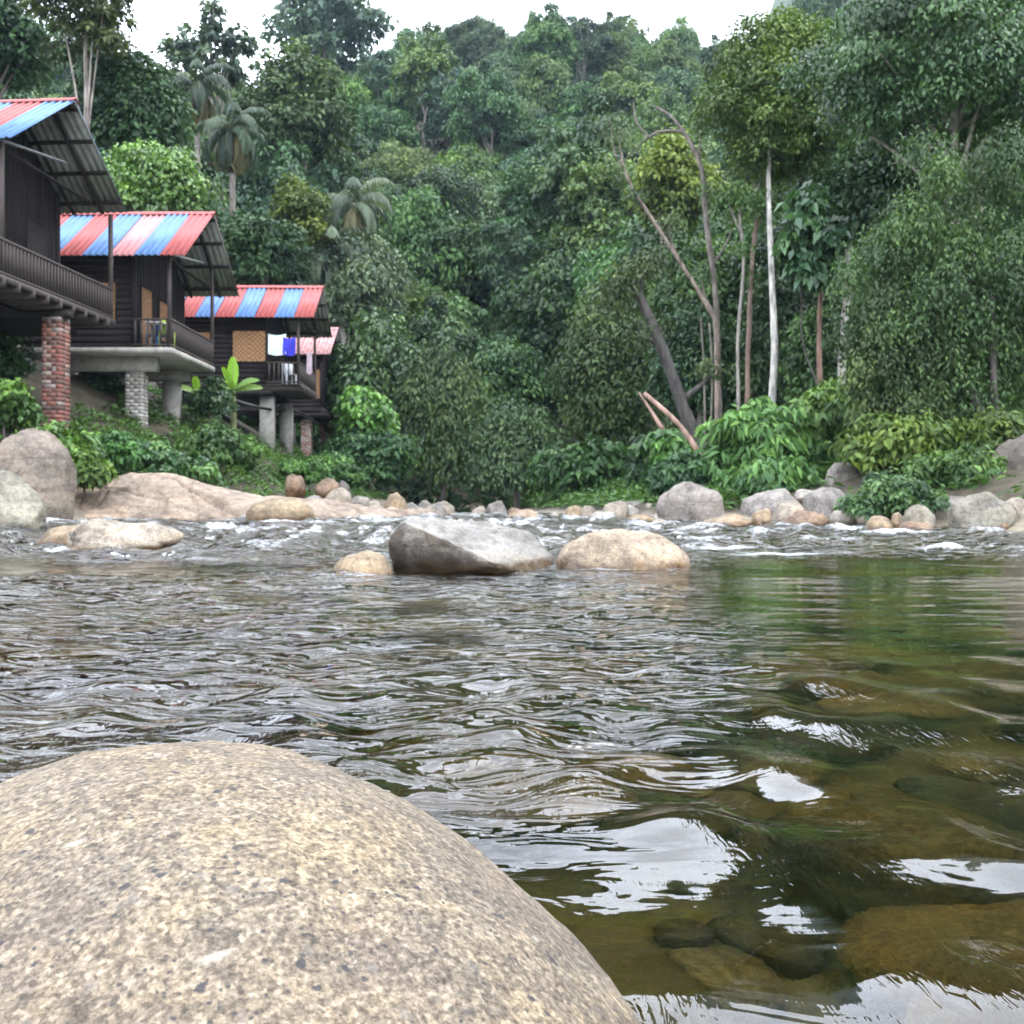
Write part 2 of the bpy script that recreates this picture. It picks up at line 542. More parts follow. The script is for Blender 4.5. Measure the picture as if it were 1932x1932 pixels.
def simple(name, col=None, rough=0.7, metal=0.0, nscale=6.0, var=0.5, stretch=(1, 1, 1), bump=0.004, spec=0.5):
    """plain procedural material with noise wear; col None = object colour"""
    m, t = newmat(name)
    tc = N(t, 'ShaderNodeTexCoord')
    mp = N(t, 'ShaderNodeMapping')
    mp.inputs['Scale'].default_value = stretch
    t.links.new(tc.outputs['Object'], mp.inputs['Vector'])
    n = N(t, 'ShaderNodeTexNoise', Scale=nscale, Detail=7.0, Roughness=0.65)
    t.links.new(mp.outputs[0], n.inputs['Vector'])
    if col is None:
        base = N(t, 'ShaderNodeObjectInfo').outputs['Color']
    else:
        base = N(t, 'ShaderNodeRGB').outputs[0]
        base.default_value = (*col, 1)
    c = mixc(t, base, ramp(t, n.outputs['Fac'], [(0.3, g3(1 - var)), (0.5, g3(1)), (0.7, g3(1 + var * 0.6))]), 1.0, 'MULTIPLY')
    b = N(t, 'ShaderNodeBsdfPrincipled', Roughness=rough, Metallic=metal)
    b.inputs['Specular IOR Level'].default_value = spec
    t.links.new(c, b.inputs['Base Color'])
    bp = N(t, 'ShaderNodeBump', Strength=0.6, Distance=bump)
    t.links.new(n.outputs['Fac'], bp.inputs['Height'])
    t.links.new(bp.outputs[0], b.inputs['Normal'])
    o = N(t, 'ShaderNodeOutputMaterial')
    t.links.new(b.outputs[0], o.inputs['Surface'])
    return m
M_RED = simple('red_sheet_metal', (0.31, 0.066, 0.06), 0.55, 0, 3.0, 0.34, (2.2, 0.45, 1), bump=0.001, spec=0.3)
M_BLUE = simple('blue_sheet_metal', (0.088, 0.18, 0.36), 0.55, 0, 3.0, 0.34, (2.2, 0.45, 1), bump=0.001, spec=0.3)
M_PINK = simple('faded_pink_sheet_metal', (0.46, 0.20, 0.20), 0.55, 0, 3.0, 0.34, (2.2, 0.45, 1), bump=0.001, spec=0.3)
M_FADED = simple('peeling_red_sheet_metal', (0.42, 0.22, 0.21), 0.6, 0, 5.0, 0.7, bump=0.001)
M_ZINC = simple('sheet_underside', (0.27, 0.29, 0.26), 0.6, 0, 2.0, 0.35, bump=0.001)
M_PLANK = simple('dark_stained_plank', None, 0.8, 0, 5.0, 0.5, (1, 1, 1), spec=0.2)
M_DARK = simple('dark_timber', (0.018, 0.014, 0.013), 0.8, 0, 8.0, 0.4, spec=0.2)
M_RAIL = simple('weathered_timber', (0.042, 0.031, 0.026), 0.75, 0, 8.0, 0.5)
M_CONC = simple('concrete', (0.30, 0.285, 0.25), 0.85, 0, 5.0, 0.45)
M_BRICK = simple('brick', None, 0.85, 0, 14.0, 0.5)
M_MORTAR = simple('mortar', (0.20, 0.18, 0.16), 0.9, 0, 10.0, 0.3)
M_WEAVE = simple('woven_bamboo', None, 0.7, 0, 20.0, 0.35)
M_STEEL = simple('grey_steel', (0.22, 0.24, 0.25), 0.5, 0.3, 6.0, 0.3, bump=0.001)
M_CLOTH = simple('cloth', None, 0.9, 0, 4.0, 0.12, bump=0.002)
M_PLASTIC = simple('plastic', None, 0.45, 0, 4.0, 0.1, bump=0.0005)
M_PIPE = simple('black_pipe', (0.02, 0.02, 0.022), 0.4, 0, 4.0, 0.2, bump=0.0005)

# ------------------------------------------------------------------ the lie of the land
def lerp(y, ys, vs):
    return np.interp(y, ys, vs)

def ZW(y):
    return lerp(y, [-100, 5.5, 7.8, 8.4, 10.2, 14, 17, 20, 31, 45, 80], [0, 0, 0.02, 0.05, 0.12, 0.25, 0.30, 0.33, 0.36, 0.38, 0.5])

def XL(y):
    return lerp(y, [-100, 0, 8, 13, 16, 18, 20, 24, 30, 36, 44, 60, 90], [-9, -9, -9.2, -9.0, -8.6, -7.6, -5.2, -4.0, -2.7, -2.3, -3.6, -12, -16])

def XR(y):
    return lerp(y, [-100, 0, 8, 13, 15, 17.5, 20, 25, 31, 36, 44, 60, 90], [9, 9, 8.8, 7.7, 6.2, 3.4, 2.5, 1.9, 1.0, 0.4, -0.6, -7, -12])

def ground(x, y):
    x = np.asarray(x, float)
    y = np.asarray(y, float)
    zw = ZW(y)
    dl = XL(y) - x
    dr = x - XR(y)
    gl = np.interp(dl, [0, 2.5, 5.5, 8, 11, 20, 40, 100, 600], [0.0, 0.6, 2.05, 3.6, 4.6, 8.0, 14, 24, 40])
    gr = np.interp(dr, [0, 1, 3, 6, 12, 30, 100, 600], [0.0, 0.3, 0.75, 1.35, 3.4, 11.5, 45, 80])
    din = np.minimum(-dl, -dr)
    bed = -0.46 * sstep(din, 0, 1.8) - 0.05 * sstep(din, -0.5, 0.5)
    z = zw + np.where(dl > 0, gl, np.where(dr > 0, gr, bed))
    n1 = noise2(x / 23, y / 23, 1) * 4 + noise2(x / 9, y / 9, 2) * 1.4
    hc = np.interp(y, [46, 55, 80, 110, 150, 185, 260, 420, 520, 900], [0, 5, 18.5, 36, 62, 67, 45, 60, 60, 30])
    hc = hc * (1 + 0.0012 * np.clip(x, -120, 60)) + sstep(y, 50, 90) * n1
    far = 330 * np.exp(-(((x - 205) / 95) ** 2 + ((y - 560) / 120) ** 2))
    z2 = hc + far
    k = 3.0
    land = np.where((dl > 0) | (dr > 0), 1.0, 0.0)
    sm = np.logaddexp(z / k, z2 / k) * k
    zz = np.where(y > 46, z + (sm - z) * sstep(y, 46, 56), z)
    near = sstep(np.minimum(np.abs(dl), np.abs(dr)), 0.2, 1.5)
    zz = zz + land * near * (noise2(x / 2.1, y / 2.1, 4) * 0.16 + noise2(x / 0.7, y / 0.7, 5) * 0.05)
    zz = zz + (1 - land) * (noise2(x / 0.9, y / 0.9, 6) * 0.09)
    return zz

def gz(x, y):
    return float(ground(np.array([x]), np.array([y]))[0])

tx = np.linspace(-1, 1, 330)
gx = 6 * np.sinh(np.arcsinh(520 / 6) * tx)
ty = np.linspace(np.arcsinh(-120 / 8), np.arcsinh(900 / 8), 360)
gy = 16 + 8 * np.sinh(ty)
X, Y = np.meshgrid(gx, gy)
Z = ground(X, Y)
nxx, nyy = len(gx), len(gy)
idx = np.arange(nxx * nyy).reshape(nyy, nxx)
quads = np.stack([idx[:-1, :-1], idx[:-1, 1:], idx[1:, 1:], idx[1:, :-1]], -1).reshape(-1, 4)
dl, dr = XL(Y) - X, X - XR(Y)
inr = (dl < 0) & (dr < 0)
col = np.zeros((nyy, nxx, 3))
col[:] = (0.035, 0.048, 0.018)
soil = np.array([0.052, 0.037, 0.024])
gv = np.array([0.20, 0.17, 0.125])
bedc = np.array([0.085, 0.068, 0.034])
mS = (1 - sstep(np.where(dl > 0, dl * 0.5, dr), 4.0, 10))[..., None] * 0.8
col = col * (1 - mS) + soil * mS
mG = (1 - sstep(np.where(dl > 0, dl, dr * 3), 0.6, 2.4))[..., None] * np.where(Y < 60, 1, 0)[..., None]
col = col * (1 - mG) + gv * mG
wetb = sstep(np.minimum(-dl, -dr), -0.3, 0.5)[..., None]
patch = noise2(X / 0.6, Y / 0.6, 8)[..., None]
bedv = bedc * (1 + 0.9 * patch) + np.array([0.03, 0.035, 0.0]) * np.clip(patch, 0, 1)
col = col * (1 - wetb) + np.clip(bedv, 0.015, 1) * wetb
me = mesh_np('ground', np.stack([X.ravel(), Y.ravel(), Z.ravel()], 1), quads, [M_GROUND], {'Col': col.reshape(-1, 3)}, True)
tag(link('ground', me), 'valley ground with stream bed, earth banks and forested slopes', 'ground', kind='structure')

# ------------------------------------------------------------------ river water
rows = np.concatenate([np.linspace(-12, 0.35, 30)[:-1], np.geomspace(0.36, 62, 680)])
cols = 0.8 * np.sinh(np.linspace(-1, 1, 450) * np.arcsinh(11.5 / 0.8))
WX, WY = np.meshgrid(cols, rows)
wx, wy = WX.ravel(), WY.ravel()
ratio = wx / np.maximum(wy, 0.6)
wob = noise2(wx / 1.3, wy / 2.0, 20)
left = 1 - sstep(ratio + 0.10 * wob, 0.02, 0.26)                      # broken water on the hut side of the stream
rap = sstep(wy + 1.0 * wob, 8.6, 11.0) * (1 - sstep(wy, 32, 40))         # riffle above the mid-stream rocks
pool = sstep(wy, 7.6, 8.3) * (1 - sstep(wy, 9.0, 10.0)) * (1 - sstep(wx, -2.9, -2.0))
nearm = 1 - sstep(wy, 2.2, 4.2)
patchy = np.clip(0.9 + 1.1 * noise2(wx / 1.1, wy / 1.5, 35) + 0.4 * noise2(wx / 0.45, wy / 0.6, 36), 0.12, 1.35)   # silver riffled patches, darker smooth ones
chop = np.clip(left * sstep(wy, 1.2, 2.4) * (1 - 0.85 * pool), 0, 1) * patchy
h = np.zeros_like(wx)
# long smooth swells sliding past the near boulder
wpx = wx + 0.10 * noise2(wx / 0.5, wy / 0.7, 21) + 0.03 * noise2(wx / 0.2, wy / 0.25, 22)
wpy = wy + 0.12 * noise2(wx / 0.5, wy / 0.7, 23)
def train(ang, lam, amp, sharp=1.6):
    k = 2 * np.pi / lam
    ph = k * (wpx * math.cos(R(ang)) + wpy * math.sin(R(ang)))
    s = 0.5 + 0.5 * np.sin(ph)
    return amp * 2 * (s ** sharp - 0.4)
am = 0.4 + 1.0 * np.clip(noise2(wx / 0.55, wy / 0.8, 24) + 0.35, 0, 1)
h += nearm * am * (train(24, 0.42, 0.0095) + train(-38, 0.31, 0.0055) + train(75, 0.52, 0.0075))
# chop
h += chop * (0.024 * noise2(wx / 0.46, wy / 0.32, 25) + 0.015 * noise2(wx / 0.18, wy / 0.13, 26) + 0.005 * noise2(wx / 0.08, wy / 0.06, 32))
h += chop * sstep(wy, 3, 7) * 0.04 * noise2(wx / 0.7, wy / 0.5, 27)
# calm pool with faint streaks
h += np.clip(1 - chop, 0, 1) * (1 - nearm) * (0.004 * noise2(wx / 0.5, wy / 0.22, 28) + 0.0016 * noise2(wx / 0.22, wy / 0.09, 33))
# rapids
rb = np.abs(noise2(wx / 0.9, wy / 0.8, 29))
h += rap * (0.13 * (0.35 - rb) + 0.08 * noise2(wx / 0.42, wy / 0.36, 30) + 0.035 * noise2(wx / 0.17, wy / 0.16, 31))
zwat = ZW(wy) + h
foam = rap * sstep(noise2(wx / 0.42, wy / 0.36, 30) + 0.5 * (0.35 - rb) * 3, 0.2, 1.05) * 0.33
def foam_spot(u, v, y, ru, rv, a):
    global foam
    c = P(u, v, y)
    foam = np.maximum(foam, a * np.exp(-(((wx - c[0]) / (ru / F * y)) ** 2 + ((wy - y) / rv) ** 2)))
for a in [(1010, 990, 19, 50, 0.6, .5), (1085, 982, 20, 40, 0.8, .5), (1620, 1002, 14.2, 60, .35, .5), (1700, 1008, 13.2, 90, .3, .55), (1560, 995, 15, 60, .4, .4),
          (1780, 1040, 10.4, 90, .18, .5), (1480, 1042, 9.8, 130, .16, .42), (1380, 1030, 10.5, 120, .3, .38), (760, 985, 18, 100, 1.2, .36), (450, 1000, 14.5, 120, .5, .4),
          (330, 1020, 11.8, 60, .35, .45), (90, 1040, 10.5, 60, .3, .4), (690, 1020, 12, 60, .5, .36), (600, 1010, 13, 60, .4, .36), (690, 1092, 7.75, 55, .1, .3), (1170, 1072, 8.35, 130, .09, .42), (900, 988, 17, 90, .5, .34), (520, 986, 17, 80, .5, .36), (1240, 992, 16, 80, .5, .42)]:
    foam_spot(*a)
ripple = np.clip(0.25 + 1.2 * noise2(wx / 0.35, wy / 0.5, 34), 0.04, 1.2) * (nearm * 0.9 + 0.35 * left)
choph = np.clip(chop * 0.75 + rap * 1.1 + 0.022 * np.clip(1 - chop, 0, 1), 0, 1.2)
nx2, ny2 = len(cols), len(rows)
idx = np.arange(nx2 * ny2).reshape(ny2, nx2)
quads = np.stack([idx[:-1, :-1], idx[:-1, 1:], idx[1:, 1:], idx[1:, :-1]], -1).reshape(-1, 4)
me = mesh_np('river', np.stack([wx, wy, zwat], 1), quads, [M_WATER], {'foam': foam, 'ripple': ripple, 'chop': choph}, True)
tag(link('river', me), 'clear shallow jungle river with ripples and a white riffle', 'water', kind='structure')

# ------------------------------------------------------------------ rocks
ICO = {}
ROCKS = []
def ico(sub):
    if sub not in ICO:
        bm = bmesh.new()
        bmesh.ops.create_icosphere(bm, subdivisions=sub, radius=1)
        V = np.array([v.co[:] for v in bm.verts])
        Fc = np.array([[v.index for v in f.verts] for f in bm.faces])
        bm.free()
        ICO[sub] = (V, Fc)
    return ICO[sub]

def rock_mesh(name, rad, seed, sub=4, rough=0.16, flat=0.0, mat=None, wet_to=None, power=2.0, facets=0, detail=0.03):
    V, Fc = ico(sub)
    r_ = np.random.default_rng(seed)
    if power != 2.0:
        nrm = (np.abs(V) ** power).sum(1) ** (1 / power)
        V = V / nrm[:, None]
    d = fbm3(V * 0.9, 2, seed) * rough * 1.6 + fbm3(V * 2.6, 3, seed + 50) * rough * 0.35
    d += fbm3(V * 9, 3, seed + 90) * detail
    W = V * (1 + d)[:, None]
    for k in range(facets):                                   # planar fractures
        nn = unit(r_.normal(size=3) * np.array([1, 1, 0.7]))
        lim = r_.uniform(0.62, 0.85)
        over = W @ nn - lim
        W = W - np.where(over > 0, over * 0.85, 0)[:, None] * nn
    W = W * np.asarray(rad)
    attrs = {'wet': np.zeros(len(W))}
    if wet_to is not None:
        base = wet_to + 0.35 * (noise3(V * 3, seed + 7)) * 0.12
        attrs['wet'] = 1 - sstep(W[:, 2], base + 0.01, base + 0.09)
    return mesh_np(name, W, Fc, [mat or M_ROCK], attrs, True)

def rock(label, u0, u1, vt, vb, y, colr, seed, dep=0.9, sub=4, rough=0.16, facets=0, group=None, power=2.2, wet=True, mat=None, name='boulder', tilt=0.0, cat='boulder', sink=0.82):
    w_, h_ = (u1 - u0) / F * y, (vb - vt) / F * y
    c = P((u0 + u1) / 2, vb, y)
    rz = h_ * sink
    ROCKS.append((c[0], y + 0.25 * w_ * dep, w_ / 2))
    cz = c[2] + h_ - rz
    me = rock_mesh(name, (w_ / 2, w_ / 2 * dep, rz), seed, sub, rough, 0, mat, (c[2] - cz) + 0.02 if wet else None, power, facets)
    o = link(name, me, None, (c[0], y + 0.25 * w_ * dep, cz), (0, tilt, 0), colr)
    return tag(o, label, cat, group)

TAN, GREY, PALE, BRN, WHT, DGY = (0.34, 0.265, 0.175), (0.27, 0.255, 0.235), (0.36, 0.32, 0.26), (0.25, 0.175, 0.12), (0.42, 0.40, 0.36), (0.15, 0.135, 0.12)
# -- left bank
rock('big rounded brown-grey boulder leaning behind the pale split boulder', -42, 116, 806, 985, 16.6, (0.25, 0.215, 0.18), 3, 1.0, 5, 0.10)
rock('pale grey-green split boulder in front of the big rounded one', -75, 66, 884, 1008, 14.2, (0.30, 0.29, 0.235), 14, 0.9, 5, 0.14, facets=3)
rock('long pale rock with a stained foot, midstream below the huts', 104, 317, 984, 1042, 10.3, PALE, 25, 0.55, 5, 0.2, facets=2)
rock('low tan rock tucked behind the long pale midstream rock', 66, 205, 993, 1030, 11.2, TAN, 31, 0.6, 4, 0.14)
def bedrock_shelf():
    us = np.linspace(56, 868, 300)
    ts = np.concatenate([np.linspace(0, 1, 56), np.linspace(1.03, 1.3, 8)])
    U_, T_ = np.meshgrid(us, ts)
    vt = np.interp(U_, [56, 100, 130, 185, 205, 250, 330, 380, 430, 500, 560, 620, 700, 760, 830, 868], [950, 932, 916, 912, 900, 891, 902, 915, 924, 930, 937, 944, 950, 957, 968, 978])
    yf = np.interp(U_, [56, 300, 600, 760, 868], [17.4, 18.0, 18.6, 20.5, 24.0])
    yb = yf + np.interp(U_, [56, 250, 600, 868], [1.8, 2.3, 2.4, 2.0])
    yy = yf + (yb - yf) * T_
    xx = (U_ - UC) / F * yy
    zt = CH + (HV - vt) / F * yb
    z0 = ZW(yf) - 0.35
    tt = np.clip(T_, 0, 1)
    prof = 1 - (1 - tt) ** np.interp(U_, [56, 250, 420, 868], [1.5, 1.9, 2.4, 2.2])
    zz = z0 + (zt - z0) * prof - 1.6 * np.clip(T_ - 1, 0, 1)
    p3 = np.stack([xx.ravel(), yy.ravel(), zz.ravel()], 1)
    q = p3 @ np.array([[0.5, 0.25, 0.2], [0.2, 0.7, 0.1], [0.6, 0.1, 1.0]])
    lump = fbm3(q * np.array([0.9, 1.1, 1.4]), 3, 301) * 0.16
    ridge = -np.clip(0.07 - np.abs(noise3(q * np.array([0.55, 1.5, 0.8]), 303)), 0, 1) * 2.0       # joints between the sheets
    ridge += -np.clip(0.04 - np.abs(noise3(p3 * np.array([1.3, 0.5, 0.6]), 307)), 0, 1) * 1.6
    fine = fbm3(p3 * 5, 3, 305) * 0.018
    p3[:, 2] += lump + ridge + fine
    wet = 1 - sstep(p3[:, 2] - ZW(p3[:, 1]), 0.0, 0.12)
    dk = np.clip(-ridge * 5, 0, 1)
    n, m = len(us), len(ts)
    idx = np.arange(n * m).reshape(m, n)
    qd = np.stack([idx[:-1, :-1], idx[:-1, 1:], idx[1:, 1:], idx[1:, :-1]], -1).reshape(-1, 4)
    org = p3.mean(0)
    o = link('bedrock_shelf', mesh_np('bedrock_shelf', p3 - org, qd, [M_SLAB], {'wet': wet * 0.8, 'dark': dk * 0.8}, True), None, org, (0, 0, 0), (0.36, 0.29, 0.225))
    tag(o, 'long smooth bedrock shelf sloping to the water below the huts', 'bedrock')
bedrock_shelf()
rock('oval golden-brown rock at the foot of the bedrock shelf', 460, 585, 938, 984, 17.6, TAN, 51, 0.8, 4, 0.08)
for k, (u0, u1, vt, vb, y, cl, s, lab) in enumerate([
    (535, 572, 896, 928, 22.5, BRN, 52, 'small brown boulder half sunk in the bank grass'),
    (592, 642, 903, 934, 23.5, BRN, 53, 'brown boulder on the bank above the cream boulder'),
    (628, 662, 906, 938, 24.3, DGY, 54, 'dark purple-grey boulder beside the bank shrubs'),
    (610, 660, 922, 954, 22.8, PALE, 55, 'cream boulder resting on the bedrock below the far hut'),
    (568, 608, 935, 955, 22.0, GREY, 56, 'small grey boulder at the top of the shelf'),
    (655, 705, 935, 962, 24.0, GREY, 57, 'pair-forming grey boulder next to the tan round one'),
    (716, 766, 931, 970, 23.8, TAN, 58, 'round tan boulder standing on the bedrock shelf'),
    (690, 722, 945, 968, 23.4, PALE, 59, 'small pale boulder in front of the tan round one')]):
    rock(lab, u0, u1, vt, vb, y, cl, s, 0.9, 4, 0.17, 3)
for k in range(11):
    u = 768 + k * 8.5 + random.uniform(-4, 4)
    y = random.uniform(24, 30)
    s_ = random.uniform(16, 34)
    rock('small grey cobble at the shelf tip beside the channel mouth', u - s_ / 2, u + s_ / 2, 968 - s_ * 0.6 + random.uniform(-8, 4), 978, y, random.choice([GREY, PALE, BRN]), 60 + k, 0.9, 3, 0.14, 1, 'cobbles at the shelf tip', name='cobble', cat='cobble')
# -- mid stream
rock('rounded cream dome rock with a tan waterline, midstream', 1054, 1310, 998, 1078, 8.5, (0.38, 0.31, 0.225), 71, 0.7, 5, 0.09, 0, power=2.0, sink=1.12)
rock('small tan rock washed over by water beside the angular rock', 626, 740, 1044, 1098, 7.9, TAN, 72, 0.8, 4, 0.1, 0)
# angular rock: planes read off the photograph
hull = [P(*a) for a in [(745, 1098, 8.45), (730, 1016, 8.2), (757, 985, 8.2), (776, 975, 8.6), (915, 984, 8.95), (1003, 1003, 8.95), (1045, 1049, 8.75), (1052, 1098, 8.65),
                        (946, 1102, 8.15), (937, 1068, 7.9), (826, 1013, 8.08), (745, 1100, 9.0), (1010, 1100, 9.3)]]
bm = bmesh.new()
for p in hull:
    bm.verts.new(p)
r0 = bmesh.ops.convex_hull(bm, input=bm.verts[:])
bmesh.ops.delete(bm, geom=[g for g in r0['geom_interior'] if isinstance(g, bmesh.types.BMVert)], context='VERTS')
bmesh.ops.bevel(bm, geom=bm.edges[:], offset=0.018, segments=2, profile=0.5, affect='EDGES')
bmesh.ops.triangulate(bm, faces=bm.faces[:])
for k in range(4):
    le = [e for e in bm.edges if e.calc_length() > 0.035]
    bmesh.ops.subdivide_edges(bm, edges=le, cuts=1)
    bmesh.ops.triangulate(bm, faces=bm.faces[:])
bm.normal_update()
V = np.array([v.co[:] for v in bm.verts])
NR = np.array([v.normal[:] for v in bm.verts])
Fc = np.array([[v.index for v in f.verts] for f in bm.faces])
bm.free()
V = V + NR * (fbm3(V * 3.2, 3, 5) * 0.014 + fbm3(V * 14, 3, 6) * 0.009)[:, None]
org = np.array([V[:, 0].mean(), V[:, 1].mean(), 0.02])
wl = 1 - sstep(V[:, 2] + 0.05 * fbm3(V * 5, 2, 9), 0.06, 0.2)
face = sstep(-NR[:, 1], 0.42, 0.62)  # front faces darkened in colour: stain, plus painted shade on the left
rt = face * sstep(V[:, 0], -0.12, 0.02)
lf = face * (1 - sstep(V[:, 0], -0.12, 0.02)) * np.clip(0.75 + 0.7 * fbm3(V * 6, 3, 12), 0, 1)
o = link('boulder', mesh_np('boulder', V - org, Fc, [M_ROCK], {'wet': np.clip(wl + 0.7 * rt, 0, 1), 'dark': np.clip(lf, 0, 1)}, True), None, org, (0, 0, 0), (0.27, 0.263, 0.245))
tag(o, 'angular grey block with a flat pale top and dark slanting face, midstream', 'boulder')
# -- far boulders and right bank
for (u0, u1, vt, vb, y, cl, s, lab) in [
    (956, 1042, 961, 992, 20.5, (0.36, 0.275, 0.2), 81, 'low oval tan rock in the riffle behind the angular block'),
    (1248, 1378, 911, 992, 17.3, (0.31, 0.285, 0.26), 82, 'largest round grey boulder on the right bank, with a tan foot'),
    (1393, 1522, 929, 986, 17.2, (0.33, 0.31, 0.29), 83, 'broad pale grey boulder between the largest boulder and the grey slab'),
    (1455, 1530, 946, 988, 16.4, PALE, 84, 'cream boulder leaning on the broad pale grey one'),
    (1514, 1618, 924, 990, 16.2, GREY, 85, 'smooth grey boulder under the tall mossy boulder'),
    (1549, 1628, 872, 932, 18.0, GREY, 86, 'tall mossy grey boulder perched above the others'),
    (1622, 1672, 891, 926, 18.0, PALE, 87, 'small pale boulder beside the tall mossy one'),
    (1500, 1545, 924, 950, 17.4, WHT, 88, 'whitish wedge of rock behind the smooth grey boulder'),
    (1328, 1424, 970, 994, 16.2, TAN, 89, 'low flat tan rock at the foot of the largest boulder'),
    (1420, 1462, 958, 990, 16.0, TAN, 90, 'small golden rock beside the cream boulder'),
    (1488, 1572, 962, 996, 15.4, BRN, 91, 'low brown rock at the water in front of the smooth grey boulder'),
    (1708, 1768, 954, 1004, 14.0, (0.29, 0.27, 0.215), 92, 'round olive-grey boulder by the overhanging shrub'),
    (1640, 1692, 974, 1004, 14.2, TAN, 93, 'low orange-tan rock left of the round olive boulder'),
    (1684, 1714, 970, 1000, 14.3, TAN, 94, 'small tan rock wedged against the round olive boulder'),
    (1752, 1860, 926, 985, 15.6, GREY, 95, 'grey slab boulder behind the shrub with dry twigs'),
    (1800, 1915, 935, 1006, 14.2, (0.25, 0.24, 0.2), 96, 'angular mossy boulder with a dark undercut side'),
    (1893, 1960, 938, 992, 14.4, PALE, 97, 'rounded pale pink boulder on the right bank'),
    (1700, 1760, 985, 1004, 13.7, BRN, 98, 'flat brown rock awash at the right bank'),
    (1180, 1245, 972, 992, 18.2, TAN, 99, 'low tan rock left of the largest boulder'),
    (1225, 1262, 978, 994, 17.0, PALE, 100, 'little cream rock touching the largest boulder'),
    (1165, 1218, 942, 968, 24.0, GREY, 101, 'tilted flat grey rock on the dark earth bank'),
    (1215, 1250, 950, 972, 22.5, PALE, 102, 'pale rock between the tilted rock and the largest boulder'),
    (1095, 1130, 955, 985, 21.0, PALE, 103, 'rounded pale rock in the mid-channel bar'),
    (1115, 1165, 960, 988, 20.5, WHT, 104, 'whitish rock in the mid-channel bar'),
    (1060, 1098, 968, 988, 21.0, TAN, 105, 'small tan rock in the mid-channel bar'),
    (918, 962, 949, 978, 28.0, GREY, 106, 'grey boulder at the dark far end of the channel'),
    (890, 918, 954, 978, 28.5, PALE, 107, 'pale boulder at the dark far end of the channel'),
    (955, 990, 958, 978, 27.0, BRN, 108, 'brownish boulder at the dark far end of the channel'),
    (1080, 1100, 975, 988, 19.5, GREY, 109, 'tiny grey rock awash beside the mid-channel bar')]:
    rock(lab, u0, u1, vt, vb, y, cl, s, 0.9, 4, 0.17, 3)
rock('dark grey bedrock face under the slender riverside tree', 1838, 2080, 838, 1000, 16.5, (0.145, 0.13, 0.11), 120, 0.8, 5, 0.2, 2, power=2.6, mat=M_SLAB, name='bedrock_slab', cat='rock slab')
for k in range(26):
    u = random.uniform(1040, 1460) if k % 2 else random.uniform(1440, 1900)
    y = float(np.interp(u, [1040, 1250, 1400, 1600, 1920], [21.5, 18.5, 17.2, 15.4, 14.2])) + random.uniform(-0.3, 2.4)
    s_ = 10 + 42 * random.random() ** 1.7
    zb = HV - (ZW(y) + 0.02 - CH) * F / y
    rock('small rounded cobble among the right bank boulders', u - s_ / 2, u + s_ / 2, zb - s_ * 0.62, zb + 4, y, random.choice([GREY, PALE, TAN, BRN, WHT]), 130 + k, 0.9, 3, 0.12, 0, 'cobbles along the right bank', name='cobble', cat='cobble')
# -- submerged stones seen through the clear water
for k in range(64):
    if k < 44:
        y = random.uniform(1.0, 8.5)
        x = random.uniform(0.15, 0.62) * y + random.uniform(-0.2, 0.5)
    else:
        y = random.uniform(1.8, 7)
        x = random.uniform(-0.5, 0.15) * y
    rr = random.uniform(0.13, 0.42) * (0.7 + 0.06 * y)
    if x < 0.75 and y < 1.9:
        rr = min(rr, 0.2)
    top = -0.06 - random.random() ** 1.5 * 0.24
    hz = rr * random.uniform(0.45, 0.65)
    zc = max(top - hz, gz(x, y) - hz * 0.3)
    if zc + hz > -0.05:
        zc = -0.05 - hz
    me = rock_mesh('submerged_boulder', (rr, rr * random.uniform(0.7, 1.1), hz), 200 + k, 3, 0.16, 0, None, None, 2.3, 1)
    cl = random.choice([(0.15, 0.12, 0.055), (0.10, 0.09, 0.042), (0.21, 0.155, 0.075), (0.06, 0.058, 0.03), (0.27, 0.215, 0.11)])
    o = link('submerged_boulder', me, None, (x, y, zc), (0, 0, random.uniform(0, 6)), cl)
    tag(o, 'olive-brown algae-covered stone lying under the clear water', 'boulder', 'stones under the water')
for k in range(70):
    y = random.uniform(0.95, 3.6)
    x = random.uniform(0.12, 0.6) * y + 0.1
    rr_ = random.uniform(0.03, 0.1)
    me = rock_mesh('pebble', (rr_, rr_ * random.uniform(0.7, 1.0), rr_ * 0.6), 300 + k, 2, 0.14, 0, None, None, 2.3, 0)
    o = link('pebble', me, None, (x, y, gz(x, y) + rr_ * 0.3), (0, 0, random.uniform(0, 6)), random.choice([(0.2, 0.16, 0.09), (0.12, 0.1, 0.06), (0.3, 0.25, 0.16), (0.08, 0.07, 0.045)]))
    tag(o, 'small rounded pebble lying on the stream bed', 'pebble', 'pebbles on the stream bed')
# -- near boulder
def fg_boulder():
    V, Fc = ico(6)
    W = V.copy()
    c = np.array(FG_C)
    r_ = np.array(FG_R)
    d = fbm3(V * 1.3, 2, 401) * 0.006 + fbm3(V * 4, 3, 402) * 0.006 + fbm3(V * 13, 3, 403) * 0.0045 + fbm3(V * 45, 2, 404) * 0.0018
    pits = np.clip(noise3(V * 38, 405) - 0.52, 0, 1) * -0.03
    led = sstep(noise3(V * 2.2 + np.array([0, 0, V[:, 0].mean()]), 407), 0.02, 0.10) * 0.005
    W = W * (1 + d + pits + led)[:, None] * r_
    wet = 1 - sstep(W[:, 2] + c[2] + 0.012 * noise3(V * 9, 408), 0.02, 0.05)
    o = link('boulder', mesh_np('boulder', W, Fc, [M_FG], {'wet': wet}, True), None, c, (0, 0, FG_RZ))
    tag(o, 'huge smooth speckled tan granite boulder rising in front of the ripples', 'boulder')
FG_C, FG_R, FG_RZ = (-0.247, 0.735, -0.12), (0.399, 0.588, 0.481), 0.511
fg_boulder()

